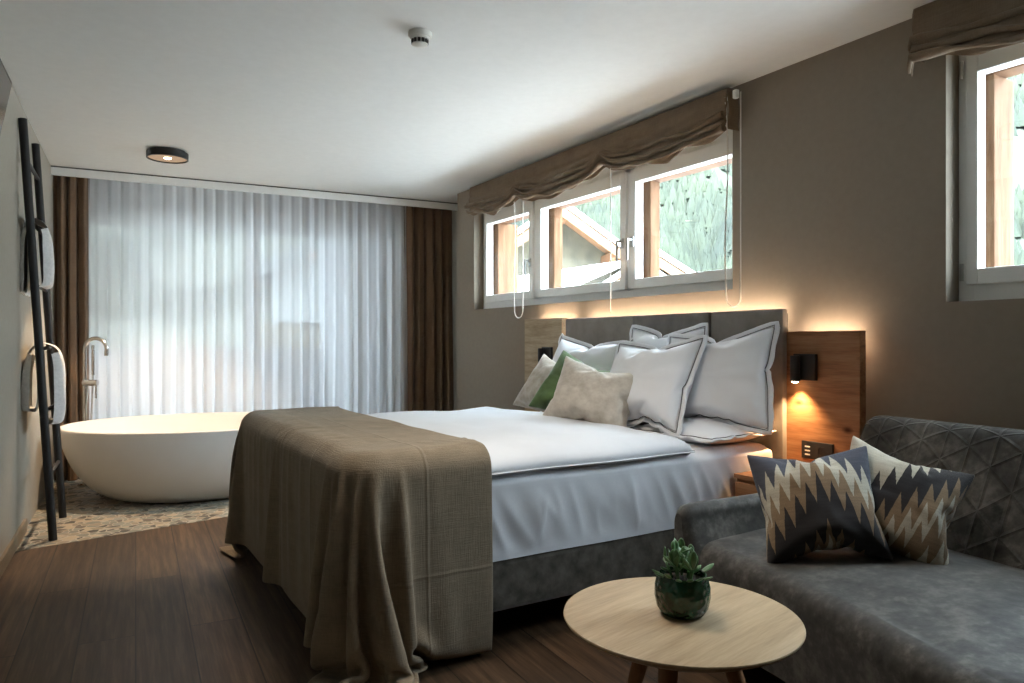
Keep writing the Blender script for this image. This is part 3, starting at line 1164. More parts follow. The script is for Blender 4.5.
def towel(name, z, ylo, yhi, front, back, fw_, bw_, label):
    t = z / 2.36
    c = PB[0].lerp(PT[0], t)
    # folded towel hung over the rung: closed outline in (out from the wall, height)
    out = [(0.0, .034), (.022, .030), (fw_ * .62, .004), (fw_ * .9, -.06), (fw_, -.16), (fw_ * 1.02, -front * .8), (fw_ * .92, -front + .015),
           (fw_ * .6, -front), (.034, -front * .95), (.016, -front * .5), (.014, -.05), (0, -.020), (-.014, -.05), (-.016, -back * .5), (-.024, -back * .96),
           (-bw_ * .75, -back), (-bw_, -back * .93), (-bw_ * .98, -back * .5), (-bw_ * .86, -.10), (-bw_ * .6, -.02), (-.02, .028)]
    n = len(out)

    def f(u, v):
        k = u * n
        i_ = int(k) % n
        q = k - int(k)
        p = [out[(i_ + d) % n] for d in (-1, 0, 1, 2)]
        cr = lambda d: .5 * (2 * p[1][d] + (p[2][d] - p[0][d]) * q + (2 * p[0][d] - 5 * p[1][d] + 4 * p[2][d] - p[3][d]) * q * q + (3 * p[1][d] - p[0][d] - 3 * p[2][d] + p[3][d]) * q ** 3)
        x, zz = cr(0), cr(1)
        e = min(v, 1 - v) * 9
        sc_ = math.sqrt(max(0.0, 1 - (1 - min(e, 1.0)) ** 2))
        xm = x * lerp(.55, 1, sc_) if zz < -.03 else x
        return (c.x + xm + .006 * nz(v * 6, zz * 9, z), lerp(ylo, yhi, v) + .012 * nz(zz * 6, z, v), z + zz + .008 * nz(v * 4, x * 9, z))
    o = surf(name, f, 120, 26, 'terry', None)
    return tag(o, label, 'towel', 'towels on the ladder')


towel('towel', 1.80, 4.93, 5.30, .36, .40, .105, .060, 'white towel over an upper rung of the black ladder')
towel('towel', 1.08, 4.96, 5.28, .44, .36, .120, .095, 'white towel over a lower rung of the black ladder')

# ------------------------------------------------------------------ bathtub and tap
TUB = empty('bathtub', (0.80, 5.93, 0.0), -0.19)
tag(TUB, 'oval white freestanding bathtub on the stone mosaic', 'bathtub')
A, B, ZR = .91, .69, .50


def tub_prof():
    out = []
    for k in range(15):                              # outer wall from the foot to the rim
        t = k / 14
        s_ = lerp(.60, 1.0, math.sin(t * PI / 2) ** .85)
        out.append((s_, ZR * (1 - math.cos(t * PI / 2)) if t < 1 else ZR))
    return out


def tub_ring(bm, sa, sb, z, seg=72):
    r = []
    for k in range(seg):
        a = 2 * PI * k / seg
        c, s_ = cos(a), sin(a)
        e = 2 / 2.15
        r.append(bm.verts.new((A * sa * math.copysign(abs(c) ** e, c), B * sb * math.copysign(abs(s_) ** e, s_), z)))
    return r


bm = bmesh.new()
rings = []
for s_, z in tub_prof():
    rings.append(tub_ring(bm, s_ - .08 * (1 - z / ZR), s_ + .06 * (1 - z / ZR), max(z, 0.003)))
rings.append(tub_ring(bm, 1.0, 1.0, ZR + .008))
rings.append(tub_ring(bm, .993, .991, ZR + .013))
rings.append(tub_ring(bm, .978, .972, ZR + .013))
for t in [i / 12 for i in range(1, 13)]:
    s_ = lerp(.97, .55, t ** 2.2)
    rings.append(tub_ring(bm, s_, s_ - .005, lerp(ZR + .008, .09, math.sin(t * PI / 2) ** .9)))
for a, b in zip(rings, rings[1:]):
    for k in range(72):
        bm.faces.new((a[k], a[(k + 1) % 72], b[(k + 1) % 72], b[k]))
bm.faces.new(rings[0])
bm.faces.new(rings[-1])
finish('tub_shell', bm, 'tub', TUB, True, 60)
latheo('drain', [(0, .098), (.03, .098), (.034, .094), (.034, .088)], 'chrome', TUB, 24)

tap = empty('bath_tap', (0.065, 6.50, 0))
tag(tap, 'tall chrome floor standing tap behind the bathtub', 'tap')
latheo('base_plate', [(0, .001), (.05, .001), (.05, .012), (.02, .016), (0, .016)], 'chrome', tap, 28)
dx, dy = 0.86, -0.5
path = [(0, 0, .01), (0, 0, .5), (0, 0, 1.04)]
R_ = .085
for k in range(1, 15):
    a = PI * k / 13
    path.append((dx * R_ * (1 - cos(a)), dy * R_ * (1 - cos(a)), 1.06 + R_ * sin(a)))
path.append((path[-1][0], path[-1][1], path[-1][2] - .03))
tubeo('spout', path, .0155, 'chrome', tap, 16)
bm = bmesh.new()
tube(bm, [(-.01, 0, .80), (.085, -.05, .80)], .024, 18)
finish('valve_body', bm, 'chrome', tap, True, 40)
tubeo('lever', [(.075, -.045, .80), (.075, -.045, .68)], .006, 'chrome', tap, 10)
tubeo('hand_shower', [(.055, -.032, .86), (.055, -.032, 1.09)], .0115, 'chrome', tap, 14)
hose = [(.055, -.032, .86), (.05, -.03, .7), (.04, -.024, .45), (.03, -.02, .34), (.012, -.03, .42), (.01, -.03, .62), (.02, -.02, .78)]
tubeo('hose', hose, .006, 'steel', tap, 8)

# ------------------------------------------------------------------ bed
BX0, BX1, BY0, BY1 = 0.755, 2.80, 2.26, 3.97
bed = empty('bed', (1.75, 3.1, 0))
tag(bed, 'double bed base upholstered in grey velvet under the white bedding', 'bed')


def bedp(o):
    return unpar(o)


bedp(boxo('bed_base', (BX0 + .06, BX1, BY0, BY1, .135, .325), 'boxspring', bed, .02))
for x in (BX0 + .28, BX1 - .2):
    for y in (BY0 + .3, BY1 - .3):
        bedp(tubeo('leg', [(x, y, 0), (x, y, .14)], .03, 'black_metal', bed, 14))


def soft_box(name, x0, x1, y0, y1, z0, z1, rad, fdisp, mat, parent=None, nx=90, ny=80, side=26):
    """sheet shape: rounded-top slab, sides as one surface, displaced by fdisp(x,y,z,n)"""
    vs, fs, idx = [], [], {}

    def prof(t, lo, hi):                              # t in metres from the low side, along the slab outline
        H = z1 - z0
        L = hi - lo
        if t < H - rad:
            return lo, z0 + t, -1.0
        t -= H - rad
        q = rad * PI / 2
        if t < q:
            a = t / rad
            return lo + rad * (1 - cos(a)), z1 - rad + rad * sin(a), -cos(a)
        t -= q
        if t < L - 2 * rad:
            return lo + rad + t, z1, 0.0
        t -= L - 2 * rad
        if t < q:
            a = t / rad
            return hi - rad + rad * sin(a), z1 - rad + rad * cos(a), sin(a)
        t -= q
        return hi, z1 - rad - t, 1.0
    tot = lambda lo, hi: 2 * (z1 - z0 - rad) + rad * PI + (hi - lo - 2 * rad)

    def f(u, v):
        y, zy, ny_ = prof(v * tot(y0, y1), y0, y1)
        x, zx, nx_ = prof(u * tot(x0, x1), x0, x1)
        z = min(zx, zy)
        n_ = Vector((nx_, ny_, max(0.0, 1 - abs(nx_) - abs(ny_))))
        if n_.length > 0:
            n_.normalize()
        d = fdisp(x, y, z)
        return Vector((x, y, z)) + n_ * d
    return surf(name, f, nx, ny, mat, parent)


def sheet_disp(x, y, z):
    d = .004 * nz(x * 3, y * 3, z * 3)
    if z < .62 and y < 3:                              # tucked, pulled wrinkles on the side
        k = sstep(.645, .45, z)
        fan = (x - 1.9) * 11 + (z - .33) * (x - 2.0) * 16 + 2.2 * nz(x * 3, z * 4, 2)
        d += .012 * k * ((1 - 1.8 * abs(sin(fan * .6)) ** .7) * .7 + (.4 - abs(nz(x * 11 + z * 6, z * 2.2, 5))) * 1.3) * sstep(.33, .40, z)
        d += .012 * sstep(.36, .52, z)
    return d


mat_ = soft_box('mattress', BX0 + .075, BX1 - .02, BY0 - .005, BY1, .325, .645, .05, sheet_disp, 'sheet_white', nx=300, ny=170)
tag(mat_, 'mattress under a tucked white fitted sheet on the bed base', 'mattress')


# puffy duvet lying on the sheet
def duvet(u, v):
    # v across the bed from the near edge to the far edge, u from the foot to the pillows
    x = lerp(BX0 + .035, 2.265, u)
    y = lerp(BY0 - .035, BY1 + .05, v)
    k_ = sstep(1.12, .80, x)
    y = lerp(y, (BY0 + BY1) / 2 + (y - (BY0 + BY1) / 2) * .93, k_ * k_)
    e = min(u * 12, (1 - u) * 14, v * 11, (1 - v) * 11, 1.0)
    e = max(e, 0.0)
    puff = math.sqrt(1 - (1 - e) ** 2)
    z = .652 + .062 * puff
    z += (.020 * sin(PI * v) + .016 * nz(x * 2.2, y * 2.2, 4) + .010 * nz(x * 5, y * 4, 8)) * puff
    z = lerp(z, min(z, .652 + .080 * puff), sstep(1.45, 1.2, x))
    x += .02 * nz(y * 2.5, 1.0) * u
    y += .012 * nz(x * 3, v * 3, 6) * (1 if v < .5 else -1)
    return (x, y, z)


dv = surf('duvet', duvet, 130, 110, 'duvet_white')
md = dv.modifiers.new('thickness', 'SOLIDIFY')
md.thickness = .035
md.offset = -1
tag(dv, 'puffy white duvet spread over the bed', 'duvet')
pts = [tuple(Vector(duvet(i / 60, 0.0)) + Vector((0, -.003, -.004))) for i in range(18, 61)]
bm = bmesh.new()
tube(bm, pts, .003, 6)
pp = finish('piping', bm, 'linen_white', dv, True)
pts = [tuple(Vector(duvet(1.0, i / 60)) + Vector((.002, 0, -.002))) for i in range(0, 61)]
bm = bmesh.new()
tube(bm, pts, .003, 6)
pp = finish('piping', bm, 'piping', dv, True)

# linen throw over the foot of the bed: falls over a rounded block the size of the bed and the duvet
def rounded_block(x0, x1, y0, y1, z0, z1, R, r):
    bm = bmesh.new()

    def loop(ins, z):
        out = []
        for cx, cy, a0 in ((x1 - R, y1 - R, 0), (x0 + R, y1 - R, 90), (x0 + R, y0 + R, 180), (x1 - R, y0 + R, 270)):
            for k in range(9):
                a = math.radians(a0 + 90 * k / 8)
                out.append(bm.verts.new((cx + (R - ins) * cos(a), cy + (R - ins) * sin(a), z)))
        return out
    Ls = [loop(.01, z0)] + [loop(0, z0 + (z1 - r - z0) * k / 6) for k in range(1, 7)]
    Ls += [loop(r * (1 - cos(a)), z1 - r + r * sin(a)) for a in (PI / 2 * k / 6 for k in range(1, 7))]
    n = len(Ls[0])
    for a, b in zip(Ls, Ls[1:]):
        for k in range(n):
            bm.faces.new((a[k], a[(k + 1) % n], b[(k + 1) % n], b[k]))
    bm.faces.new(Ls[0])
    bm.faces.new(Ls[-1])
    bmesh.ops.recalc_face_normals(bm, faces=bm.faces[:])
    bmesh.ops.triangulate(bm, faces=[f for f in bm.faces if len(f.verts) > 4])
    me = bpy.data.meshes.new('block')
    bm.to_mesh(me)
    bm.free()
    o = bpy.data.objects.new('block', me)
    COL.objects.link(o)
    o.modifiers.new('collide', 'COLLISION')
    o.collision.thickness_outer = .008
    o.collision.cloth_friction = 25
    o.collision.damping = .3
    return o


blocks = [rounded_block(BX0 - .012, 2.3, BY0 - .038, BY1 + .045, .12, .738, .13, .06),
          rounded_block(-1, 4, 0, 7, -.2, 0.004, .1, .01)]
TX1 = 1.245
TX0, TY0, TY1 = TX1 - (TX1 - BX0 + .615), BY0 - .035 - .765, BY1 + .045 + .60
NX, NY = 52, 150
th = surf('throw_blanket', lambda u, v: (lerp(TX0, TX1, u), lerp(TY0, TY1, v), .750 + .003 * nz(u * 4, v * 12, 1)), NX, NY, 'throw',
          uv=lambda u, v: (u, v))
vg = th.vertex_groups.new(name='rest')
vg.add([k for k, v in enumerate(th.data.vertices) if v.co.x > .90 and BY0 + .13 < v.co.y < BY1 - .10], 1.0, 'REPLACE')
cm = th.modifiers.new('cloth', 'CLOTH')
cs = cm.settings
cs.quality = 8
cs.mass = .25
cs.shrink_min = -.035
cs.tension_stiffness = cs.compression_stiffness = 15
cs.shear_stiffness = 5
cs.bending_stiffness = .8
cs.tension_damping = cs.compression_damping = cs.shear_damping = 5
cs.bending_damping = .5
cs.air_damping = 1.5
cs.vertex_group_mass = 'rest'
cc = cm.collision_settings
cc.distance_min = .006
cc.collision_quality = 3
cc.friction = 20
cc.use_self_collision = True
cc.self_distance_min = .006
cc.self_friction = 5
cm.point_cache.frame_end = 90
settle(th, 90)
for o in blocks:
    bpy.data.objects.remove(o)
# slight waviness where the cloth lies on the duvet
for v in th.data.vertices:
    if v.co.z > .74:
        v.co.z += .005 * nz(v.co.x * 5, v.co.y * 4, 9) + .004
md = th.modifiers.new('thickness', 'SOLIDIFY')
md.thickness = .005
md.offset = 0
sb = th.modifiers.new('soft', 'SUBSURF')
sb.levels = 0
sb.render_levels = 1
tag(th, 'olive brown linen throw draped over the foot of the bed', 'blanket')

# headboard: three upholstered cushions on a backing
hb = empty('headboard', (2.88, 3.11, .2))
tag(hb, 'grey upholstered headboard in three padded sections behind the pillows', 'headboard')
unpar(boxo('backing', (2.878, 2.905, 2.25, 3.97, .20, 1.255), 'boxspring', hb, .004))
for a, b, m_, bulge in ((3.295, 3.99, 'headboard', 0), (2.687, 3.291, 'headboard_mid', .008), (2.231, 2.683, 'headboard', 0)):
    bm = bmesh.new()
    box(bm, 2.842 - bulge, 2.880, a, b, .20, 1.275, .014)
    unpar(finish('padded_section', bm, m_, hb, True, 40))

# wooden wall panels either side of the headboard
def panel(name, y0, y1, z1, label, mat='larch'):
    o = boxo(name, (2.872, 2.915, y0, y1, .12, z1), mat, None, .002)
    return tag(o, label, 'wall panel', 'wooden bedside wall panels')


panel('bedside_panel', 1.862, 2.25, 1.167, 'warm larch wall panel between the headboard and the grey sofa')
panel('bedside_panel', 4.07, 4.55, 1.285, 'pale wooden wall panel on the balcony side of the bed', 'panel_pale')
for y0, y1, z, lab in ((1.935, 2.225, 1.160, 'warm light strip behind the larch panel by the sofa'),
                       (2.335, 3.93, 1.266, 'warm light strip behind the top of the grey headboard'),
                       (4.09, 4.5, 1.276, 'warm light strip behind the larch panel on the balcony side')):
    o = boxo('led_strip', (2.945, 2.957, y0, y1, z - .012, z - .004), 'led')
    tag(o, lab, 'light strip', 'warm light strips')


def reading_lamp(x, y, z, label, lit):
    r = empty('reading_lamp', (x, y, z))
    tag(r, label, 'lamp', 'black bedside reading lamps')
    bm = bmesh.new()
    box(bm, -.020, .0, -.058, .058, -.06, .06, .003)
    finish('wall_plate', bm, 'black_metal', r)
    m = Matrix.Translation((-.043, .030, 0))
    latheo('spot_tube', [(0, .052), (.020, .052), (.022, .048), (.022, -.066), (.017, -.066), (.016, -.050), (0, -.050)], 'black_metal', r, 24, mtx=m)
    latheo('spot_lens', [(0, -.075), (.009, -.0735), (.016, -.067), (.016, -.060), (0, -.060)], 'spot_lens', r, 20, mtx=m)
    d = bpy.data.lights.new('reading_light', 'SPOT')
    d.energy = lit
    d.color = (1.0, 0.62, 0.30)
    d.spot_size = math.radians(104)
    d.spot_blend = 1.0
    d.shadow_soft_size = .012
    o = bpy.data.objects.new('reading_light', d)
    COL.objects.link(o)
    o.location = (x - .043, y + .030, z - .080)
    return r


reading_lamp(2.872, 2.124, 1.003, 'lit black reading lamp on the larch panel by the sofa', 20.0)
reading_lamp(2.872, 4.235, 1.02, 'black reading lamp on the far larch panel behind the cushions', 4.0)

sk = empty('socket_panel', (2.872, 2.065, .625))
tag(sk, 'black socket panel low on the larch panel above the sofa cushions', 'socket')
bm = bmesh.new()
box(bm, -.010, .0, -.080, .080, -.040, .040, .002)
finish('plate', bm, 'socket_black', sk)
for k in range(3):
    bm = bmesh.new()
    box(bm, -.0125, -.009, .034, .060, .012 - k * .018, .018 - k * .018, .0005)
    finish('switch', bm, 'plastic_white', sk)
latheo('outlet', [(.0, 0), (.024, 0), (.026, .003), (.021, .003), (.020, .001), (0, .001)], 'socket_black', sk, 24,
       mtx=Matrix.Translation((-.0105, -.030, 0)) @ Matrix.Rotation(-PI / 2, 4, 'Y'))

# nightstand between bed and sofa
ns = empty('nightstand', (2.68, 2.06, .30))
tag(ns, 'wooden wall hung nightstand between the bed and the sofa', 'nightstand')
unpar(boxo('top', (2.50, 2.87, 1.88, 2.222, .515, .535), 'larch', ns, .002))
unpar(boxo('carcass', (2.515, 2.87, 1.885, 2.217, .28, .515), 'larch', ns, .002))
unpar(boxo('drawer', (2.497, 2.515, 1.89, 2.212, .29, .500), 'larch', ns, .003))


# ------------------------------------------------------------------ pillows
def cushion(name, c, w, h, press, yaw, lean, roll, mat, label, cat, group, flange=0.0, seed=0, sag=.0, n=30):
    """stuffed case blown up like a real one; local X is its width, Z up, front faces local -Y; lean tips the top backwards"""
    vs, fs, uvs = [], [], []
    for s_ in (0, 1):
        for j in range(n + 1):
            for i in range(n + 1):
                u, v = 2 * i / n - 1, 2 * j / n - 1
                k = max(0.0, (1 - u * u) * (1 - v * v))
                vs.append((w / 2 * u, (-1 if s_ == 0 else 1) * (.003 + .03 * k * (1 + .3 * nz(u * 2, v * 2, seed + s_ * 5))), h / 2 * v))
                uvs.append((i / n, j / n))
    N = (n + 1) ** 2
    for s_ in (0, 1):
        for j in range(n):
            for i in range(n):
                a = s_ * N + j * (n + 1) + i
                f = (a, a + 1, a + n + 2, a + n + 1)
                fs.append(f if s_ == 0 else f[::-1])
    me = bpy.data.meshes.new(name)
    me.from_pydata(vs, [], fs)
    lay = me.uv_layers.new(name='UVMap')
    for p in me.polygons:
        for li in p.loop_indices:
            lay.data[li].uv = uvs[me.loops[li].vertex_index]
    bm = bmesh.new()
    bm.from_mesh(me)
    bmesh.ops.remove_doubles(bm, verts=[v for v in bm.verts if v.is_boundary], dist=.0065)
    bm.to_mesh(me)
    bm.free()
    rim = []
    for v in me.vertices:
        u, q = v.co.x / (w / 2), v.co.z / (h / 2)
        if max(abs(u), abs(q)) > .999:
            side = 0 if q < -.999 and u < .999 else 1 if u > .999 and q < .999 else 2 if q > .999 and u > -.999 else 3
            rim.append(((side, (u, q, -u, -q)[side]), v.index))
    rim = [k for _, k in sorted(rim)]
    o = link(name, me, mat, None, True)
    m = o.modifiers.new('cloth', 'CLOTH')
    q = m.settings
    q.quality = 5
    q.mass = .2
    q.use_pressure = True
    q.uniform_pressure_force = press
    q.tension_stiffness = q.compression_stiffness = 25
    q.shear_stiffness = 8
    q.bending_stiffness = .12
    q.effector_weights.gravity = 0
    q.tension_damping = q.compression_damping = q.shear_damping = 10
    q.air_damping = 3
    m.point_cache.frame_end = 40
    settle(o, 30)
    for v in me.vertices:                                # the filling slumps a little, the case creases
        x, z = v.co.x / w, v.co.z / h
        v.co.z -= sag * h * (.25 - x * x) * max(0, z + .5) * 2
        v.co.y *= 1 - .25 * z
        ang = math.atan2(z, x)
        v.co.y += math.copysign(1, v.co.y) * .006 * nz(ang * 3, math.hypot(x, z) * 3, seed) * min(1, abs(v.co.y) / .03)
    me.update()
    o.matrix_world = Matrix.Translation(c) @ Matrix.Rotation(yaw, 4, 'Z') @ Matrix.Rotation(-lean, 4, 'X') @ Matrix.Rotation(roll, 4, 'Y')
    tag(o, label, cat, group)
    sb_ = o.modifiers.new('soft', 'SUBSURF')
    sb_.levels = 0
    sb_.render_levels = 1
    if flange:
        # flat hem around the case with a dark line of piping where it starts
        P = [me.vertices[k].co.copy() for k in rim]
        L_ = len(P)
        outs = []
        for k in range(L_):
            t = P[(k + 1) % L_] - P[k - 1]
            d = Vector((t.z, 0, -t.x)).normalized()
            outs.append(d)
        outs = [(outs[k - 1] + outs[k] + outs[(k + 1) % L_]).normalized() for k in range(L_)]

        def fl(k, r):
            k %= L_
            return P[k] + outs[k] * (flange * r - .004) + Vector((0, (.016 * nz(k * .16 + seed, seed) + .008 * nz(k * .4, seed + 2)) * r, 0))
        bm = bmesh.new()
        rows = [[bm.verts.new(fl(k, r)) for k in range(L_)] for r in (0, .5, 1)]
        for a, b in zip(rows, rows[1:]):
            for k in range(L_):
                k2 = (k + 1) % L_
                bm.faces.new((a[k], a[k2], b[k2], b[k]))
        h_ = finish('hem', bm, mat, o, True)
        md = h_.modifiers.new('thickness', 'SOLIDIFY')
        md.thickness = .006
        md.offset = 0
        bm = bmesh.new()
        tube(bm, [fl(k, .22) + Vector((0, -.0050, 0)) for k in range(L_ + 1)], .0019, 6)
        finish('piping', bm, 'piping', o, True)
    return o


R = math.radians
FACE = -PI / 2                                       # front turned to -X (the foot of the bed)
GP = 'white pillows against the headboard'
cushion('pillow', (2.665, 3.53, .915), .78, .50, 2.4, FACE, R(20), R(1), 'linen_white',
        'white pillow with dark piping at the balcony end of the headboard', 'pillow', GP, .03, 1)
cushion('pillow', (2.735, 2.93, .94), .60, .51, 1.2, FACE, R(8), R(0), 'linen_white',
        'white pillow mostly hidden, its top edge against the middle headboard section', 'pillow', GP, .03, 2)
cushion('pillow', (2.665, 2.485, .93), .65, .50, 2.0, FACE + R(6), R(15), R(-5), 'linen_white',
        'large white pillow lit warm beside the larch panel', 'pillow', GP, .03, 3)
cushion('pillow', (2.46, 2.745, .90), .60, .50, 2.4, FACE + R(4), R(26), R(-3), 'linen_white',
        'white pillow standing in front, right behind the grey velvet cushion', 'pillow', GP, .03, 4)
cushion('pillow', (2.58, 2.52, .688), .56, .40, 0.8, FACE, R(88), R(0), 'linen_white',
        'white pillow lying flat beneath the upright ones', 'pillow', GP, .03, 5)
GC = 'velvet cushions on the bed'
cushion('cushion', (2.24, 2.90, .835), .52, .42, 5, FACE + R(32), R(28), R(11), 'sand_velvet',
        'light grey velvet cushion in front of the white pillows', 'cushion', GC, 0, 6)
cushion('cushion', (2.38, 3.25, .85), .46, .42, 4, FACE + R(30), R(30), R(20), 'green_velvet',
        'moss green velvet cushion between two lighter cushions', 'cushion', GC, 0, 7)
cushion('cushion', (2.50, 3.63, .83), .48, .42, 5, FACE + R(22), R(30), R(16), 'sand_tan',
        'tan velvet cushion at the end near the balcony side lamp', 'cushion', GC, 0, 8)

# ------------------------------------------------------------------ sofa
SR = R(6)
sofa = empty('sofa', (2.80, 1.90, 0), 0)
tag(sofa, 'grey brown velvet sofa with quilted back against the window wall', 'sofa')


def L(d, s_, z):
    """sofa coordinates: d from the back towards the room, s_ from the bed end towards the viewer"""
    return Vector((2.875 - d * cos(SR) - s_ * sin(SR), 1.735 + d * sin(SR) - s_ * cos(SR), z))


SLEN = 1.95
# backrest: sloped padded slab
def back_prof(t):
    # outline in (d, z), from the rear foot over the top and down the front
    pts = [(.02, .10), (.02, .50), (.03, .78), (.06, .815), (.10, .822), (.145, .80), (.20, .70), (.27, .56), (.33, .44), (.36, .34)]
    f_ = t * (len(pts) - 1)
    i = min(int(f_), len(pts) - 2)
    q = f_ - i
    p0, p1, p2, p3 = pts[max(i - 1, 0)], pts[i], pts[i + 1], pts[min(i + 2, len(pts) - 1)]
    cr = lambda a, b, c, d: .5 * (2 * b + (c - a) * q + (2 * a - 5 * b + 4 * c - d) * q * q + (3 * b - a - 3 * c + d) * q ** 3)
    return cr(p0[0], p1[0], p2[0], p3[0]), cr(p0[1], p1[1], p2[1], p3[1])


def back_f(u, v):
    d, z = back_prof(v)
    s_ = u * SLEN
    e = min(u * SLEN / .05, (1 - u) * SLEN / .05, 1.0)
    rr = math.sqrt(max(0, 1 - (1 - e) ** 2))
    cd, cz = .12, .45
    k = lerp(.90, 1.0, rr)
    d, z = cd + (d - cd) * k, cz + (z - cz) * lerp(.955, 1.0, rr)
    return L(d, s_, z)


bk = unpar(surf('backrest', back_f, 110, 60, 'sofa_quilt', sofa, uv=lambda u, v: (u * SLEN, v * 1.1)))
for u_ in (0.0, 1.0):
    bm = bmesh.new()
    bm.faces.new([bm.verts.new(back_f(u_, j / 40)) for j in range(41)])
    unpar(finish('back_end', bm, 'sofa', bk))


# seat outline in world metres: flush with the arm, bulging towards the viewer
def seat_front(s_):
    return lerp(1.03, 1.10, s_ / SLEN) + .13 * sstep(.35, 1.25, s_) - .02 * sstep(1.5, 1.95, s_)


def seat_f(u, v):
    s_ = lerp(.02, SLEN, u)
    fr = seat_front(s_)
    # v: up the front face, over the rounded edge, back across the top
    H0, H1, r = .10, .415, .075
    if v < .25:
        t = v / .25
        d, z = fr - .03 * (1 - t), lerp(H0, H1 - r, t)
    elif v < .5:
        a = (v - .25) / .25 * PI / 2
        d, z = fr - r * (1 - cos(a)), H1 - r + r * sin(a)
    else:
        t = (v - .5) / .5
        d = lerp(fr - r, .12, t)
        z = H1 + .022 * sin(PI * min(1, t * 1.1)) + .006 * nz(s_ * 4, d * 4, 2)
    z += .004 * nz(s_ * 7, d * 7, 3)
    return L(d, s_, z)


st = unpar(surf('seat', seat_f, 90, 80, 'sofa', sofa))
bm = bmesh.new()
bm.faces.new([bm.verts.new(seat_f(1.0, j / 60)) for j in range(61)] + [bm.verts.new(L(.12, SLEN, .10))])
unpar(finish('seat_side', bm, 'sofa', st))


# low arm at the bed end, thin at the top and splayed at the foot
def arm_f(u, v):
    d = lerp(.10, 1.06, u)
    ang = v * PI
    ztop = .555 - .012 * sstep(.2, 1, u) + .02 * sstep(.4, 0, u)
    e = math.sqrt(max(0.0, 1 - max(0.0, (u - .93) / .07) ** 2))
    half = lerp(.10, .035, sin(ang) ** 1.0)
    if v < .35:
        t = v / .35
        s_, z = -.075 + .01 * t, lerp(.10, ztop - .04, t)
    elif v < .55:
        a = (v - .35) / .2 * PI
        s_, z = -.030 - .035 * cos(a), ztop - .04 + .04 * sin(a)
    else:
        t = (v - .55) / .45
        s_, z = .005 + .085 * t ** 1.3, lerp(ztop - .04, .30, t)
    z = .10 + (z - .10) * lerp(.93, 1.0, e)
    s_ = -.02 + (s_ + .02) * lerp(.6, 1, e)
    return L(d, s_, z)


am = unpar(surf('armrest', arm_f, 50, 50, 'sofa', sofa))
bm = bmesh.new()
bm.faces.new([bm.verts.new(arm_f(1.0, j / 40)) for j in range(41)] + [bm.verts.new(L(1.06, .06, .10))])
unpar(finish('arm_front', bm, 'sofa', am))
for d_, s_ in ((.15, .05), (.95, .05), (.15, SLEN - .1), (1.0, SLEN - .1)):
    p = L(d_, s_, 0)
    unpar(tubeo('leg', [p, p + Vector((0, 0, .11))], .022, 'black_metal', sofa, 12))

GK = 'zigzag cushions on the sofa'
cushion('sofa_cushion', (2.08, 1.498, .585), .43, .40, 4, R(-44), R(28), R(-7), 'kilim',
        'woven zigzag cushion in navy, cream and tan on the sofa arm side', 'cushion', GK, 0, 12, .03)
cushion('sofa_cushion', (2.30, 1.365, .59), .42, .40, 4, R(-50), R(32), R(19), 'kilim2',
        'paler zigzag cushion tucked behind the navy one against the sofa back', 'cushion', GK, 0, 14, .03)

# ------------------------------------------------------------------ coffee table with the plant
ct = empty('coffee_table', (1.305, 1.332, 0), R(12))
ct.scale = (.975, .975, 1)
tag(ct, 'round pale oak coffee table beside the sofa', 'table')
latheo('tabletop', [(0, .402), (.262, .402), (.297, .420), (.3015, .427), (.3005, .4305), (.298, .4315), (0, .4315)], 'oak_table', ct, 90, angle=30)
for k in range(3):
    a = 2 * PI * k / 3 + R(200)
    bm = bmesh.new()
    tube(bm, [(.10 * cos(a), .10 * sin(a), .405), (.235 * cos(a), .235 * sin(a), 0.0)], .02, 14, True, [.026, .015])
    finish('leg', bm, 'oak_leg', ct, True, 40)

pc = (1.315, 1.335)
pl = empty('succulent_plant', (pc[0], pc[1], .4318), R(20))
tag(pl, 'small jade succulent in a dark green glazed pot on the round table', 'plant')
latheo('pot', [(0, 0), (.045, .0), (.054, .004), (.064, .020), (.0695, .045), (.069, .070), (.064, .090), (.0605, .098),
               (.0605, .101), (.057, .101), (.0565, .092), (.058, .080), (0, .080)], 'glaze', pl, 60, angle=60)
latheo('soil', [(0, .090), (.03, .089), (.058, .085)], 'soil', pl, 30)


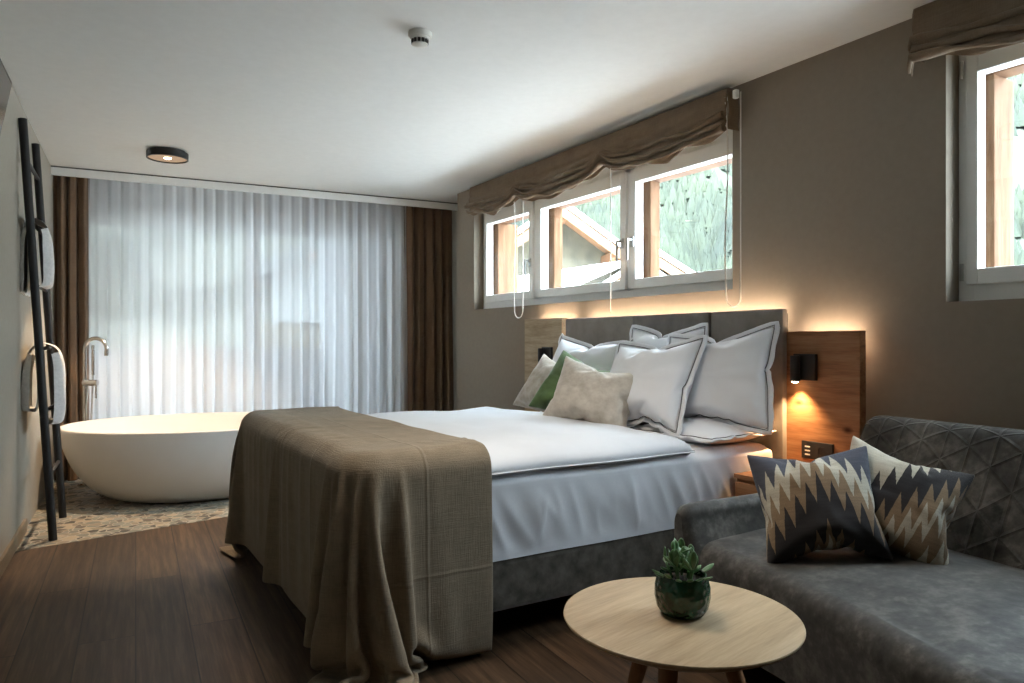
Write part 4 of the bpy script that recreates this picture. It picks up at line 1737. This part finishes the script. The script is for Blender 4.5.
def leaf(bm, base, direction, length, width, thick):
    d = Vector(direction).normalized()
    side = d.cross(Vector((0, 0, 1)))
    side = side.normalized() if side.length > .01 else Vector((1, 0, 0))
    up = side.cross(d)
    rows = []
    n, sg = 7, 8
    for i in range(n + 1):
        t = i / n
        wd = width * (sin(PI * min(1, t * .93 + .05)) ** .75) * (.45 + .75 * t)
        c = Vector(base) + d * length * t + up * length * .16 * t * t
        rows.append([bm.verts.new(c + side * cos(2 * PI * k / sg) * wd + up * sin(2 * PI * k / sg) * thick * (wd / width)) for k in range(sg)])
    for a, b in zip(rows, rows[1:]):
        for k in range(sg):
            bm.faces.new((a[k], a[(k + 1) % sg], b[(k + 1) % sg], b[k]))
    bm.faces.new(rows[0])
    bm.faces.new(rows[-1])


bm = bmesh.new()
rs = random.Random(5)
stems = bmesh.new()
for k in range(9):
    a = 2 * PI * k / 9 + rs.uniform(-.3, .3)
    r0 = rs.uniform(.012, .050)
    hgt = rs.uniform(.012, .05) * (1.0 if r0 > .02 else 1.35)
    lean_ = rs.uniform(.1, .45)
    b0 = Vector((r0 * cos(a), r0 * sin(a), .086))
    tip = b0 + Vector((lean_ * hgt * cos(a), lean_ * hgt * sin(a), hgt))
    tube(stems, [b0, (b0 + tip) / 2, tip], .0035, 6)
    for q in range(5):
        aa = a + 2 * PI * q / 5 + rs.uniform(-.4, .4)
        el = rs.uniform(.15, 1.1) if q else 1.3
        leaf(bm, b0.lerp(tip, rs.uniform(.45, 1.0)), (cos(aa) * cos(el), sin(aa) * cos(el), sin(el)), rs.uniform(.034, .054), rs.uniform(.009, .0125), .004)
for k in range(7):
    a = 2.2 + k * .42
    leaf(bm, (.042 * cos(a), .042 * sin(a), .094), (cos(a), sin(a), rs.uniform(.15, .5)), rs.uniform(.034, .044), rs.uniform(.008, .011), .0036)
leaf(bm, (.045, -.02, .092), (.85, -.45, .22), .055, .0125, .004)
leaf(bm, (-.02, -.01, .11), (-.35, -.1, .9), .052, .011, .004)
leaf(bm, (.005, .0, .115), (.3, .1, .95), .052, .011, .004)
finish('foliage', bm, 'leaf', pl, True)
finish('stem', stems, 'leaf', pl, True)
